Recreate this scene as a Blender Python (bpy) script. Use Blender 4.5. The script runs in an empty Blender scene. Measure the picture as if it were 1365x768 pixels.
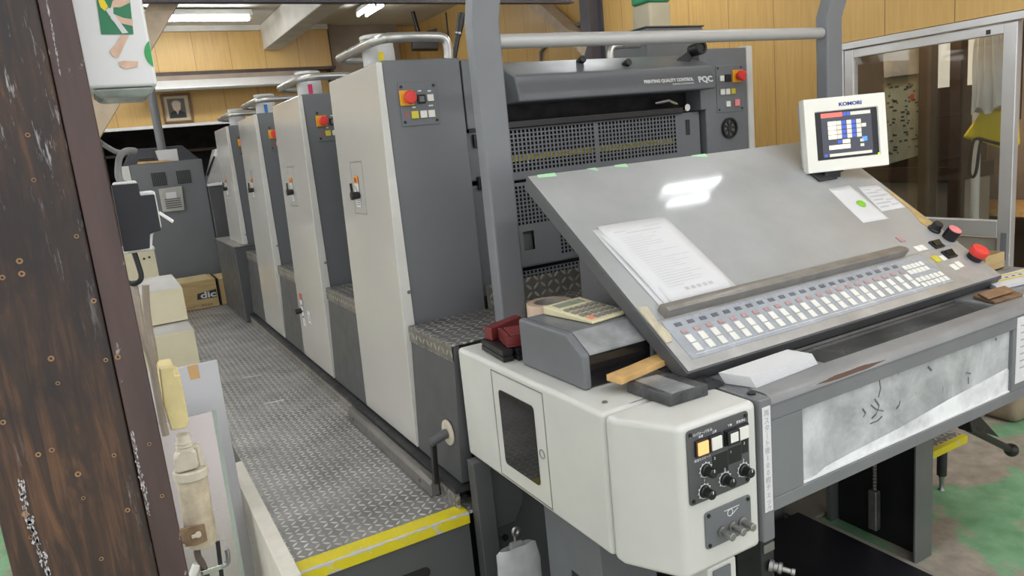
import bpy, bmesh, math, random
from mathutils import Vector, Matrix
random.seed(7)
SC = bpy.context.scene
COL = SC.collection
R_ = math.radians

# ------------------------------------------------------------------ camera
F_PX, CX, CY = 978.0, 682.5, 384.0
def _v(px, py): return Vector((px - CX, -(py - CY), -F_PX))
dX = _v(2508, 7).normalized(); dY = _v(126, 243)
dY = (dY - dX * dX.dot(dY) * 0.5).normalized()
dX = (dX - dY * dX.dot(dY)).normalized()
dZ = dX.cross(dY)
ROT = Matrix((dX, dY, dZ))
CAM = Vector((0, 0, 1.44))
def ray(px, py): return ROT @ _v(px, py)
def PX(px, py, x): r = ray(px, py); return CAM + r * ((x - CAM.x) / r.x)   # measured point of the photo in a known plane
def PY(px, py, y): r = ray(px, py); return CAM + r * ((y - CAM.y) / r.y)
def PZ(px, py, z): r = ray(px, py); return CAM + r * ((z - CAM.z) / r.z)

cam = bpy.data.cameras.new('camera'); cam_o = bpy.data.objects.new('camera', cam); COL.objects.link(cam_o)
cam.sensor_width = 36; cam.sensor_fit = 'HORIZONTAL'; cam.lens = F_PX / 1365 * 36
cam.clip_start = .05; cam.clip_end = 100
mw = ROT.to_4x4(); mw.translation = CAM; cam_o.matrix_world = mw
SC.camera = cam_o
SC.view_settings.view_transform = 'Standard'; SC.view_settings.look = 'None'
SC.view_settings.gamma = 1; SC.view_settings.use_curve_mapping = False
SC.view_settings.exposure = 0.40

# ------------------------------------------------------------------ materials
def srgb(r, g, b):
    f = lambda c: (c / 255) / 12.92 if c / 255 <= .04045 else ((c / 255 + .055) / 1.055) ** 2.4
    return (f(r), f(g), f(b), 1)
class NT:
    def __init__(s, name):
        s.m = bpy.data.materials.new(name); s.m.use_nodes = True
        s.t = s.m.node_tree; s.n = s.t.nodes; s.l = s.t.links
        s.b = s.n['Principled BSDF']; s.out = s.n['Material Output']
    def node(s, t, **k):
        n = s.n.new(t)
        for a, v in k.items(): setattr(n, a, v)
        return n
    def link(s, a, b): s.l.new(a, b)
    def coord(s, which='Object'): return s.node('ShaderNodeTexCoord').outputs[which]
    def mapping(s, src, scale):
        m = s.node('ShaderNodeMapping'); m.inputs['Scale'].default_value = scale; s.link(src, m.inputs['Vector']); return m.outputs[0]
    def noise(s, src, scale, detail=3, rough=.55, dist=0):
        n = s.node('ShaderNodeTexNoise'); n.inputs['Scale'].default_value = scale; n.inputs['Detail'].default_value = detail
        n.inputs['Roughness'].default_value = rough; n.inputs['Distortion'].default_value = dist
        if src: s.link(src, n.inputs['Vector'])
        return n.outputs[0]
    def ramp(s, src, stops, interp='LINEAR'):
        n = s.node('ShaderNodeValToRGB'); cr = n.color_ramp; cr.interpolation = interp
        while len(cr.elements) < len(stops): cr.elements.new(.5)
        for e, (p, c) in zip(cr.elements, stops):
            e.position = p; e.color = c if len(c) == 4 else (*c, 1)
        s.link(src, n.inputs[0]); return n.outputs[0]
    def math(s, op, a, b=None, c=None):
        n = s.node('ShaderNodeMath', operation=op)
        for i, x in enumerate((a, b, c)):
            if x is None: continue
            if isinstance(x, (int, float)): n.inputs[i].default_value = x
            else: s.link(x, n.inputs[i])
        return n.outputs[0]
    def mix(s, f, a, b):
        n = s.node('ShaderNodeMix', data_type='RGBA')
        for i, x in ((0, f), (6, a), (7, b)):
            if isinstance(x, (int, float)): n.inputs[i].default_value = x
            elif isinstance(x, tuple): n.inputs[i].default_value = x
            else: s.link(x, n.inputs[i])
        return n.outputs[2]
    def bump(s, h, strength=.2, dist=.01):
        n = s.node('ShaderNodeBump'); n.inputs['Strength'].default_value = strength; n.inputs['Distance'].default_value = dist
        s.link(h, n.inputs['Height']); s.link(n.outputs[0], s.b.inputs['Normal']); return n
    def sep(s, src):
        n = s.node('ShaderNodeSeparateXYZ'); s.link(src, n.inputs[0]); return n.outputs

def W(c): return (1, 1, 1, 1) if c is None else c
def paint(name, col, rough=.45, metal=0.0, var=.12, scale=6, bump=0, spec=.5, coat=0):
    """plain painted / moulded surface with slight procedural unevenness"""
    s = NT(name); c = s.coord()
    n = s.noise(c, scale, 4)
    lo = tuple(x * (1 - var) for x in col[:3]); hi = tuple(min(1, x * (1 + var)) for x in col[:3])
    s.link(s.ramp(n, [(.3, lo), (.7, hi)]), s.b.inputs['Base Color'])
    r = s.ramp(s.noise(c, scale * 3, 2), [(.3, (rough * .85,) * 3), (.7, (min(1, rough * 1.15),) * 3)])
    s.link(r, s.b.inputs['Roughness'])
    s.b.inputs['Metallic'].default_value = metal; s.b.inputs['Specular IOR Level'].default_value = spec
    s.b.inputs['Coat Weight'].default_value = coat; s.b.inputs['Coat Roughness'].default_value = .12
    if bump: s.bump(s.noise(c, scale * 20, 2), bump, .002)
    return s.m
def emit(name, col, strength):
    s = NT(name); s.b.inputs['Base Color'].default_value = col
    n = s.noise(s.coord(), 3, 1)
    s.link(s.ramp(n, [(0, tuple(x * .97 for x in col[:3])), (1, col)]), s.b.inputs['Emission Color'])
    s.b.inputs['Emission Strength'].default_value = strength; return s.m
def tread(name, axes, col=(.17, .165, .16), cell=.024, bar=(.30, .295, .29)):
    """diamond plate: raised bars alternating at +-45 degrees; axes picks the two object axes of the sheet"""
    s = NT(name); c = s.coord(); o = s.sep(c)
    u = s.math('DIVIDE', o[axes[0]], cell); v = s.math('DIVIDE', o[axes[1]], cell)
    fu = s.math('SUBTRACT', s.math('FRACT', u), .5); fv = s.math('SUBTRACT', s.math('FRACT', v), .5)
    par = s.math('ABSOLUTE', s.math('MODULO', s.math('ADD', s.math('FLOOR', u), s.math('FLOOR', v)), 2.0))
    a = s.math('MULTIPLY', s.math('ADD', fu, fv), .707); b = s.math('MULTIPLY', s.math('SUBTRACT', fu, fv), .707)
    sw = s.math('GREATER_THAN', par, .5)
    iv = s.math('SUBTRACT', 1.0, sw)
    p = s.math('ADD', s.math('MULTIPLY', a, sw), s.math('MULTIPLY', b, iv))
    q = s.math('ADD', s.math('MULTIPLY', b, sw), s.math('MULTIPLY', a, iv))
    e = s.math('ADD', s.math('POWER', s.math('DIVIDE', s.math('ABSOLUTE', p), .50), 2.0), s.math('POWER', s.math('DIVIDE', s.math('ABSOLUTE', q), .19), 2.0))
    h = s.math('MAXIMUM', s.math('SUBTRACT', 1.0, e), 0.0)
    hs = s.math('POWER', h, .6)
    grime = s.noise(c, 5, 5, .65)
    base = s.ramp(grime, [(.3, tuple(x * .62 for x in col)), (.7, tuple(x * 1.25 for x in col))])
    wear = s.math('MULTIPLY', s.math('MINIMUM', s.math('MULTIPLY', h, 2.5), 1.0), s.ramp(s.noise(c, 9, 3), [(.3, (.35,) * 3), (.65, (1,) * 3)]))
    s.link(s.mix(wear, base, (*bar, 1)), s.b.inputs['Base Color'])
    s.b.inputs['Metallic'].default_value = .55
    s.link(s.ramp(grime, [(.3, (.5,) * 3), (.7, (.34,) * 3)]), s.b.inputs['Roughness'])
    s.bump(hs, 1.0, .0022); return s.m
def panelling(name, axis, pitch):
    """yellow wood-print wall board with thin vertical grooves"""
    s = NT(name); c = s.coord(); o = s.sep(c)
    f = s.math('FRACT', s.math('DIVIDE', o[axis], pitch))
    groove = s.math('LESS_THAN', f, .012)
    board = s.math('FLOOR', s.math('DIVIDE', o[axis], pitch))
    wn = s.node('ShaderNodeTexWhiteNoise', noise_dimensions='1D'); s.link(board, wn.inputs['W'])
    grain = s.noise(s.mapping(c, (14, 14, .8)), 4, 5, .6, .6)
    g = s.ramp(grain, [(.25, (.50, .295, .085)), (.75, (.63, .40, .135))])
    tone = s.mix(s.math('MULTIPLY', wn.outputs[0], .35), g, (.66, .45, .17, 1))
    s.link(s.mix(groove, tone, (.20, .11, .035, 1)), s.b.inputs['Base Color'])
    s.b.inputs['Roughness'].default_value = .42
    s.bump(s.math('SUBTRACT', 1.0, groove), .4, .003); return s.m

M = {}
M['grey'] = paint('grey enamel', (.142, .150, .160, 1), .42, var=.06, scale=3)
M['grey_dark'] = paint('dark grey enamel', (.078, .080, .083, 1), .45, var=.08, scale=3)
M['grey_hood'] = paint('hood grey enamel', (.125, .133, .146, 1), .40, var=.05, scale=2)
M['grey_post'] = paint('post grey enamel', (.185, .192, .205, 1), .42, var=.06, scale=4)
M['front_grey'] = paint('delivery grey enamel', (.165, .172, .180, 1), .40, var=.10, scale=5)
M['beige'] = paint('warm grey beige enamel', (.50, .485, .45, 1), .17, var=.03, scale=2, coat=.35)
M['beige_lip_lit'] = paint('lit grey beige enamel', (.60, .595, .56, 1), .35, var=.05, scale=8)  # same enamel as the cover, lightened because the lip's front catches light
M['cream'] = paint('cream enamel', (.60, .60, .565, 1), .33, var=.05, scale=4)
M['cream_box'] = paint('cream cabinet enamel', (.66, .60, .43, 1), .45, var=.07, scale=5)
M['ivory'] = paint('ivory plastic', (.80, .79, .72, 1), .38, var=.03)
M['black'] = paint('black plastic', (.010, .010, .011, 1), .4, var=.2)
M['black_matte'] = paint('black matte', (.007, .007, .008, 1), .75, var=.2)
M['soot'] = paint('sooty dark steel', (.020, .021, .022, 1), .55, var=.4, scale=8)
M['steel'] = paint('bright steel', (.62, .61, .58, 1), .24, 1.0, var=.06)
M['satin'] = paint('satin tube steel', (.50, .49, .47, 1), .30, .75, var=.05)
M['steel_dull'] = paint('dull steel', (.34, .335, .325, 1), .40, .85, var=.2, scale=12)
M['alu'] = paint('anodised aluminium', (.70, .70, .71, 1), .36, .55, var=.05, scale=5)
M['red'] = paint('red plastic', (.72, .05, .04, 1), .32, var=.06)
M['dull_red'] = paint('dull red plastic', (.15, .018, .018, 1), .42, var=.12)
M['orange'] = paint('orange plastic', (.85, .28, .02, 1), .4, var=.05)
M['orange_lamp'] = emit('lit orange lamp', (1, .42, .15, 1), .62)
M['yellow_key'] = paint('yellow key', (.60, .52, .05, 1), .4, var=.05)
M['white_key'] = paint('white key', (.76, .75, .70, 1), .4, var=.04)
M['pink'] = paint('pink plastic', (.80, .25, .26, 1), .4, var=.05)
M['white'] = paint('white paint', (.74, .74, .73, 1), .45, var=.04)
M['paper'] = paint('white paper', (.66, .66, .67, 1), .7, var=.02, scale=3)
M['paper_grey'] = paint('grey print', (.33, .33, .34, 1), .7, var=.1)
M['faint'] = paint('pale grey print', (.50, .50, .52, 1), .7, var=.1)
M['ink'] = paint('dark ink', (.03, .03, .04, 1), .6, var=.1)
M['blue_ink'] = paint('blue ink', (.03, .05, .25, 1), .5, var=.1)
M['white_ink'] = paint('white lettering', (.72, .73, .74, 1), .5, var=.03)
M['red_ink'] = paint('red ink', (.55, .06, .05, 1), .5, var=.1)
M['faded_red'] = paint('faded red lamp', (.42, .27, .27, 1), .4, var=.15, scale=30)
M['green_mark'] = paint('bright green magnet', (.22, .55, .02, 1), .4, var=.05)
M['green_tape'] = paint('pale green tape', (.42, .74, .45, 1), .5, var=.1)
M['green_print'] = paint('green print', (.02, .20, .085, 1), .5, var=.1)
M['leaf_green'] = paint('green dot print', (.03, .33, .09, 1), .5, var=.05)
M['skin_print'] = paint('printed skin', (.66, .44, .32, 1), .5, var=.15, scale=60)
M['yellow_print'] = paint('yellow print', (.80, .62, .02, 1), .5, var=.06)
M['tape_tan'] = paint('tan adhesive tape', (.55, .33, .13, 1), .4, var=.08)
M['tape_pink'] = paint('buff tape roll', (.74, .55, .41, 1), .5, var=.06, scale=20)
M['wood_pale'] = paint('pale wedge wood', (.58, .36, .14, 1), .55, var=.2, scale=25)
M['wood_brown'] = paint('worn brown hide', (.20, .115, .06, 1), .6, var=.3, scale=25)
M['wood_beam'] = paint('dusty pale timber', (.50, .40, .29, 1), .7, var=.18, scale=10, bump=.15)
M['beam_white'] = paint('grimy white beam paint', (.60, .57, .51, 1), .6, var=.12, scale=4)
M['purple_steel'] = paint('dark purple steel paint', (.085, .078, .09, 1), .5, var=.12)
M['ceiling'] = paint('off white ceiling board', (.55, .515, .45, 1), .7, var=.07, scale=1.2)
M['concrete'] = paint('bare plaster', (.36, .33, .28, 1), .85, var=.16, scale=4, bump=.3)
M['dark_wood'] = paint('dark brown wood', (.060, .036, .026, 1), .5, var=.3, scale=6)
M['brown_board'] = paint('grubby brown board', (.30, .235, .18, 1), .6, var=.22, scale=3)
M['foam'] = paint('dirty foam board', (.70, .66, .58, 1), .8, var=.08, scale=14, bump=.4)
M['foam_yellow'] = paint('yellowed foam', (.72, .60, .30, 1), .75, var=.12, scale=30, bump=.3)
M['dusty_ivory'] = paint('dusty ivory plastic', (.62, .56, .45, 1), .5, var=.12, scale=40)
M['plug'] = paint('dusty beige plug', (.52, .44, .32, 1), .6, var=.25, scale=40)
M['rust'] = paint('rusty bracket', (.26, .17, .10, 1), .6, .3, var=.35, scale=50)
M['conduit'] = paint('beige conduit', (.27, .22, .17, 1), .5, var=.15, scale=30)
M['grey_hose'] = paint('grey hose', (.17, .17, .17, 1), .5, var=.15)
M['zinc'] = paint('mirror zinc plate', (.50, .455, .44, 1), .26, .8, var=.05, scale=2)
M['sheet'] = paint('pale grey sheet', (.52, .52, .54, 1), .5, var=.05, scale=2)
M['yellow_bag'] = paint('yellow fabric bag', (.92, .74, .02, 1), .6, var=.1, scale=10)
M['calc'] = paint('beige calculator plastic', (.68, .62, .40, 1), .4, var=.04)
M['calc_key'] = paint('grey calculator key', (.22, .21, .19, 1), .4, var=.1)
M['lcd'] = paint('grey liquid crystal', (.30, .33, .24, 1), .25, var=.05)
M['gloss_dark'] = paint('glossy smoked plastic', (.012, .012, .013, 1), .06, var=.2)
M['mid_gloss'] = paint('scuffed glossy cover', (.24, .245, .25, 1), .13, var=.35, scale=14)
M['slate'] = paint('dark slate block', (.055, .056, .058, 1), .3, var=.45, scale=30)
M['ink_can'] = paint('grey white can', (.62, .62, .60, 1), .4, var=.04)
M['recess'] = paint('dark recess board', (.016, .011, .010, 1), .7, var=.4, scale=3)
M['strip_plastic'] = paint('grey blue overlay', (.36, .385, .42, 1), .25, var=.12, scale=12, coat=.3)
M['clear_cap'] = paint('translucent tray', (.34, .37, .36, 1), .2, var=.3, scale=25)
M['tube_lit'] = emit('lit fluorescent tube', (.95, .985, 1.0, 1), 25)
M['yellow_paint'] = None
M['tread_xy'] = tread('tread plate floor', (0, 1), cell=.026, col=(.31, .303, .297), bar=(.74, .73, .71))
M['tread_top'] = tread('tread plate step top', (0, 1), cell=.030, col=(.20, .195, .185), bar=(.60, .59, .57))
M['tread_yz'] = tread('tread plate riser along aisle', (1, 2), cell=.030, col=(.22, .205, .185), bar=(.48, .46, .42))
M['tread_xz'] = tread('tread plate riser across', (0, 2), cell=.030, col=(.26, .25, .23), bar=(.52, .50, .46))
M['panel_x'] = panelling('yellow panelling across', 0, .36)
M['panel_y'] = panelling('yellow panelling along', 1, .36)

def m_yellow():
    s = NT('chipped yellow safety paint'); c = s.coord(); o = s.sep(c)
    n = s.noise(c, 28, 4, .7)
    ln = s.math('SUBTRACT', 1.0, s.math('MINIMUM', 1.0, s.math('ADD', s.math('DIVIDE', s.math('ABSOLUTE', s.math('SUBTRACT', o[1], -2.330)), .009), s.math('DIVIDE', s.math('ABSOLUTE', s.math('SUBTRACT', o[2], .371)), .012))))
    chip = s.ramp(s.math('ADD', n, s.math('MULTIPLY', ln, .30)), [(.60, (0, 0, 0)), (.65, (1, 1, 1))])
    s.link(s.mix(chip, (.66, .55, .012, 1), (.50, .49, .46, 1)), s.b.inputs['Base Color'])
    s.b.inputs['Roughness'].default_value = .42
    s.bump(s.noise(s.mapping(c, (1.5, 1.5, 1.5)), 26, 1), .5, .004); return s.m
M['yellow_paint'] = m_yellow()

def m_floor():
    s = NT('worn green floor paint'); c = s.coord()
    n = s.noise(c, 1.5, 6, .60, .3); n2 = s.noise(c, 14, 4)
    mask = s.ramp(n, [(.455, (0, 0, 0)), (.485, (1, 1, 1))])
    green = s.ramp(n2, [(.3, (.15, .33, .17)), (.7, (.25, .47, .27))])
    bare = s.ramp(n2, [(.3, (.27, .23, .185)), (.7, (.46, .40, .33))])
    s.link(s.mix(mask, green, bare), s.b.inputs['Base Color'])
    s.b.inputs['Roughness'].default_value = .6
    s.bump(n2, .15, .004); return s.m
M['floor'] = m_floor()

def m_pillar():
    s = NT('stained dark timber'); c = s.coord()
    grain = s.noise(s.mapping(c, (38, 38, 3.0)), 1.6, 6, .62, 1.1)
    blot = s.noise(s.mapping(c, (9, 9, 5)), 1.2, 4, .6)
    wood = s.ramp(grain, [(.25, (.014, .008, .006)), (.48, (.046, .023, .013)), (.70, (.16, .075, .034))])
    fine = s.noise(s.mapping(c, (60, 60, 14)), 1.0, 5, .7, .5)
    dark = s.ramp(s.math('ADD', s.math('ADD', s.math('MULTIPLY', blot, .6), s.math('MULTIPLY', fine, .28)), s.math('MULTIPLY', s.ramp(s.noise(s.mapping(s.coord(), (2.5, 2.5, 2.0)), 1.0, 2), [(.35, (0, 0, 0)), (.65, (1, 1, 1))]), .22)), [(.47, (1, 1, 1)), (.66, (0, 0, 0))])
    w2 = s.mix(s.math('MULTIPLY', dark, .88), wood, (.010, .008, .009, 1))
    z = s.sep(c)[2]
    scr = s.noise(s.mapping(c, (85, 85, 9)), 1, 5, .75)
    zone = s.noise(s.mapping(c, (16, 16, 2.2)), 1, 2)
    sm = s.math('MULTIPLY', s.ramp(scr, [(.57, (0, 0, 0)), (.66, (1, 1, 1))]), s.ramp(zone, [(.52, (0, 0, 0)), (.62, (1, 1, 1))]))
    s.link(s.mix(s.math('MULTIPLY', sm, .75), w2, (.50, .49, .50, 1)), s.b.inputs['Base Color'])
    s.link(s.ramp(grain, [(.3, (.42,) * 3), (.7, (.6,) * 3)]), s.b.inputs['Roughness'])
    s.bump(grain, .12, .003); return s.m
M['pillar'] = m_pillar()
def m_pillar_board():
    s = NT('purple brown painted board'); c = s.coord()
    n = s.noise(s.mapping(c, (30, 30, 4)), 1.4, 5)
    base = s.ramp(n, [(.3, (.045, .024, .021)), (.7, (.072, .042, .037))])
    sp = s.noise(s.mapping(c, (60, 60, 34)), 1, 3)
    s.link(s.mix(s.ramp(sp, [(.70, (0, 0, 0)), (.74, (1, 1, 1))]), base, (.30, .26, .24, 1)), s.b.inputs['Base Color'])
    s.b.inputs['Roughness'].default_value = .38; return s.m
M['pillar_board'] = m_pillar_board()
def m_plate():
    """brushed aluminium console plate, rubbed patches duller towards the edges"""
    s = NT('brushed console plate'); c = s.coord()
    br = s.noise(s.mapping(c, (3, 60, 60)), 3, 3)
    cl = s.noise(c, 3.2, 4, .6)
    s.link(s.ramp(cl, [(.3, (.355, .37, .375)), (.7, (.47, .48, .485))]), s.b.inputs['Base Color'])
    s.b.inputs['Metallic'].default_value = .42
    r = s.math('ADD', s.math('MULTIPLY', br, .08), s.ramp(cl, [(.35, (.42,) * 3), (.62, (.52,) * 3)]))
    s.link(r, s.b.inputs['Roughness'])
    s.b.inputs['Coat Weight'].default_value = .55; s.b.inputs['Coat Roughness'].default_value = .07
    return s.m
M['plate'] = m_plate()
def m_worn():
    s = NT('worn grey console enamel'); c = s.coord()
    n = s.noise(c, 9, 5, .65); n2 = s.noise(c, 4, 3)
    col = s.ramp(n, [(.3, (.34, .338, .325)), (.7, (.50, .50, .495))])
    st = s.ramp(n2, [(.60, (0, 0, 0)), (.70, (1, 1, 1))])
    s.link(s.mix(s.math('MULTIPLY', st, .25), col, (.50, .38, .16, 1)), s.b.inputs['Base Color'])
    s.b.inputs['Roughness'].default_value = .34; s.b.inputs['Metallic'].default_value = .3; return s.m
M['worn'] = m_worn()
def m_glass(name, tint=(.9, .93, .92, 1), alpha=.10, rough=.03):
    s = NT(name); c = s.coord()
    tr = s.node('ShaderNodeBsdfTransparent'); tr.inputs[0].default_value = tint
    gl = s.node('ShaderNodeBsdfGlossy'); gl.inputs['Roughness'].default_value = rough
    mx = s.node('ShaderNodeMixShader')
    s.link(s.ramp(s.noise(c, 3, 3), [(.3, (alpha * .7,) * 3), (.7, (alpha * 1.3,) * 3)]), mx.inputs[0])
    s.link(tr.outputs[0], mx.inputs[1]); s.link(gl.outputs[0], mx.inputs[2]); s.link(mx.outputs[0], s.out.inputs[0]); return s.m
M['glass'] = m_glass('clear door glass', (.80, .82, .80, 1), .10)
M['film'] = m_glass('clear plastic film', (.86, .88, .9, 1), .22, .2)
def m_dust():
    """window of the delivery covered in white powder with rubbed clear streaks"""
    s = NT('powder dusted pane'); c = s.coord()
    n = s.noise(c, 5, 5, .65, .4); z = s.sep(c)[2]
    sc = s.noise(s.mapping(c, (22, 22, 9)), 1, 5, .7, 1.4)
    dens = s.ramp(n, [(.28, (.38,) * 3), (.68, (.80,) * 3)])
    rub = s.ramp(sc, [(.315, (.30,) * 3), (.35, (1,) * 3)])
    f = s.math('MULTIPLY', dens, rub)
    tr = s.node('ShaderNodeBsdfTransparent'); tr.inputs[0].default_value = (.55, .58, .58, 1)
    df = s.node('ShaderNodeBsdfDiffuse')
    s.link(s.ramp(n, [(.3, (.60, .615, .62)), (.7, (.80, .82, .83))]), df.inputs[0])
    mx = s.node('ShaderNodeMixShader'); s.link(f, mx.inputs[0])
    s.link(tr.outputs[0], mx.inputs[1]); s.link(df.outputs[0], mx.inputs[2]); s.link(mx.outputs[0], s.out.inputs[0]); return s.m
M['dust'] = m_dust()
def m_bag():
    s = NT('milky plastic'); c = s.coord()
    tr = s.node('ShaderNodeBsdfTransparent'); df = s.node('ShaderNodeBsdfPrincipled'); df.inputs['Base Color'].default_value = (.6, .61, .63, 1); df.inputs['Roughness'].default_value = .25
    mx = s.node('ShaderNodeMixShader'); s.link(s.ramp(s.noise(c, 8, 3), [(.3, (.5,) * 3), (.7, (.8,) * 3)]), mx.inputs[0])
    s.link(tr.outputs[0], mx.inputs[1]); s.link(df.outputs[0], mx.inputs[2]); s.link(mx.outputs[0], s.out.inputs[0]); return s.m
M['milky'] = m_bag()
def m_card():
    s = NT('cardboard'); c = s.coord()
    s.link(s.ramp(s.noise(s.mapping(c, (4, 4, 30)), 2, 4), [(.3, (.46, .33, .15)), (.7, (.58, .43, .21))]), s.b.inputs['Base Color'])
    s.b.inputs['Roughness'].default_value = .75; return s.m
M['card'] = m_card()

# ------------------------------------------------------------------ mesh building
class MB:
    def __init__(s, Mx=None): s.v = []; s.f = []; s.mi = []; s.M = Mx
    def _add(s, vs, fs, m=0):
        b = len(s.v)
        for p in vs:
            p = Vector(p)
            if s.M: p = s.M @ p
            s.v.append(p)
        for f in fs: s.f.append([b + i for i in f]); s.mi.append(m)
        return s
    def box(s, x0, x1, y0, y1, z0, z1, m=0):
        return s._add([(x0, y0, z0), (x1, y0, z0), (x1, y1, z0), (x0, y1, z0), (x0, y0, z1), (x1, y0, z1), (x1, y1, z1), (x0, y1, z1)],
                      [(0, 3, 2, 1), (4, 5, 6, 7), (0, 1, 5, 4), (1, 2, 6, 5), (2, 3, 7, 6), (3, 0, 4, 7)], m)
    def prism(s, poly, vec, m=0):
        vec = Vector(vec); n = len(poly); a = [Vector(p) for p in poly]
        return s._add(a + [p + vec for p in a], [tuple(range(n))[::-1], tuple(range(n, 2 * n))] + [(i, (i + 1) % n, n + (i + 1) % n, n + i) for i in range(n)], m)
    def poly(s, pts, m=0): return s._add(pts, [tuple(range(len(pts)))], m)
    def hexa(s, pts, m=0):   # 8 corners, bottom then top
        return s._add(pts, [(0, 3, 2, 1), (4, 5, 6, 7), (0, 1, 5, 4), (1, 2, 6, 5), (2, 3, 7, 6), (3, 0, 4, 7)], m)
    def beam(s, p0, p1, w, h, up=(0, 0, 1), m=0):
        p0 = Vector(p0); p1 = Vector(p1); d = (p1 - p0).normalized(); sd = d.cross(Vector(up)).normalized(); u = sd.cross(d)
        q = []
        for p in (p0, p1):
            q += [p - sd * w / 2 - u * h / 2, p + sd * w / 2 - u * h / 2, p + sd * w / 2 + u * h / 2, p - sd * w / 2 + u * h / 2]
        return s._add(q, [(0, 1, 2, 3)[::-1], (4, 5, 6, 7), (0, 1, 5, 4), (1, 2, 6, 5), (2, 3, 7, 6), (3, 0, 4, 7)], m)
    def cyl(s, p0, p1, r, r1=None, n=18, m=0, cap=True):
        p0 = Vector(p0); p1 = Vector(p1); r1 = r if r1 is None else r1
        d = (p1 - p0).normalized(); a = d.orthogonal().normalized(); b = d.cross(a)
        vs = []
        for p, rr in ((p0, r), (p1, r1)):
            vs += [p + (a * math.cos(2 * math.pi * i / n) + b * math.sin(2 * math.pi * i / n)) * rr for i in range(n)]
        fs = [(i, (i + 1) % n, n + (i + 1) % n, n + i) for i in range(n)]
        if cap: fs += [tuple(range(n))[::-1], tuple(range(n, 2 * n))]
        return s._add(vs, fs, m)
    def lathe(s, base, axis, prof, n=20, m=0):
        """prof: list of (radius, height) along axis"""
        base = Vector(base); d = Vector(axis).normalized(); a = d.orthogonal().normalized(); b = d.cross(a)
        vs = []; fs = []
        for r, h in prof:
            vs += [base + d * h + (a * math.cos(2 * math.pi * i / n) + b * math.sin(2 * math.pi * i / n)) * max(r, 1e-5) for i in range(n)]
        for k in range(len(prof) - 1):
            fs += [(k * n + i, k * n + (i + 1) % n, (k + 1) * n + (i + 1) % n, (k + 1) * n + i) for i in range(n)]
        fs += [tuple(range(n))[::-1], tuple(range((len(prof) - 1) * n, len(prof) * n))]
        return s._add(vs, fs, m)
    def ring(s, c, axis, ro, ri, h, n=28, m=0):
        c = Vector(c); d = Vector(axis).normalized(); a = d.orthogonal().normalized(); b = d.cross(a); vs = []
        for r, hh in ((ro, 0), (ro, h), (ri, h), (ri, 0)):
            vs += [c + d * hh + (a * math.cos(2 * math.pi * i / n) + b * math.sin(2 * math.pi * i / n)) * r for i in range(n)]
        fs = []
        for k in range(4):
            k2 = (k + 1) % 4
            fs += [(k * n + i, k * n + (i + 1) % n, k2 * n + (i + 1) % n, k2 * n + i) for i in range(n)]
        return s._add(vs, fs, m)
    def tube(s, pts, r, n=10, m=0, smooth=0):
        pts = [Vector(p) for p in pts]
        for _ in range(smooth):
            q = [pts[0]]
            for a, b in zip(pts, pts[1:]): q += [a * .75 + b * .25, a * .25 + b * .75]
            q.append(pts[-1]); pts = q
        d0 = (pts[1] - pts[0]).normalized(); a = d0.orthogonal().normalized(); vs = []; fs = []
        for i, p in enumerate(pts):
            d = ((pts[min(i + 1, len(pts) - 1)] - p).normalized() + (p - pts[max(i - 1, 0)]).normalized())
            d = d.normalized() if d.length > 1e-6 else d0
            a = (a - d * a.dot(d)).normalized(); b = d.cross(a)
            vs += [p + (a * math.cos(2 * math.pi * k / n) + b * math.sin(2 * math.pi * k / n)) * r for k in range(n)]
        for i in range(len(pts) - 1):
            fs += [(i * n + k, i * n + (k + 1) % n, (i + 1) * n + (k + 1) % n, (i + 1) * n + k) for k in range(n)]
        fs += [tuple(range(n))[::-1], tuple(range((len(pts) - 1) * n, len(pts) * n))]
        return s._add(vs, fs, m)
    def holes(s, x0, x1, z0, z1, y, nx, nz, hw, hh, thick, m=0):
        """sheet in the XZ plane with a regular grid of rectangular through holes"""
        xs = [x0]; zs = [z0]; px = (x1 - x0) / nx; pz = (z1 - z0) / nz
        for i in range(nx): c = x0 + (i + .5) * px; xs += [c - hw / 2, c + hw / 2]
        for i in range(nz): c = z0 + (i + .5) * pz; zs += [c - hh / 2, c + hh / 2]
        xs.append(x1); zs.append(z1)
        A, B = len(xs), len(zs); vs = [(x, y, z) for z in zs for x in xs] + [(x, y + thick, z) for z in zs for x in xs]; fs = []
        idx = lambda i, j, k: k * A * B + j * A + i
        hole = lambda i, j: i % 2 == 1 and j % 2 == 1
        for j in range(B - 1):
            for i in range(A - 1):
                if not hole(i, j):
                    fs.append((idx(i, j, 0), idx(i + 1, j, 0), idx(i + 1, j + 1, 0), idx(i, j + 1, 0)))
                else:
                    fs += [(idx(i, j, 0), idx(i, j, 1), idx(i + 1, j, 1), idx(i + 1, j, 0)), (idx(i, j + 1, 0), idx(i + 1, j + 1, 0), idx(i + 1, j + 1, 1), idx(i, j + 1, 1)),
                           (idx(i, j, 0), idx(i, j + 1, 0), idx(i, j + 1, 1), idx(i, j, 1)), (idx(i + 1, j, 0), idx(i + 1, j, 1), idx(i + 1, j + 1, 1), idx(i + 1, j + 1, 0))]
        return s._add(vs, fs, m)
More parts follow.
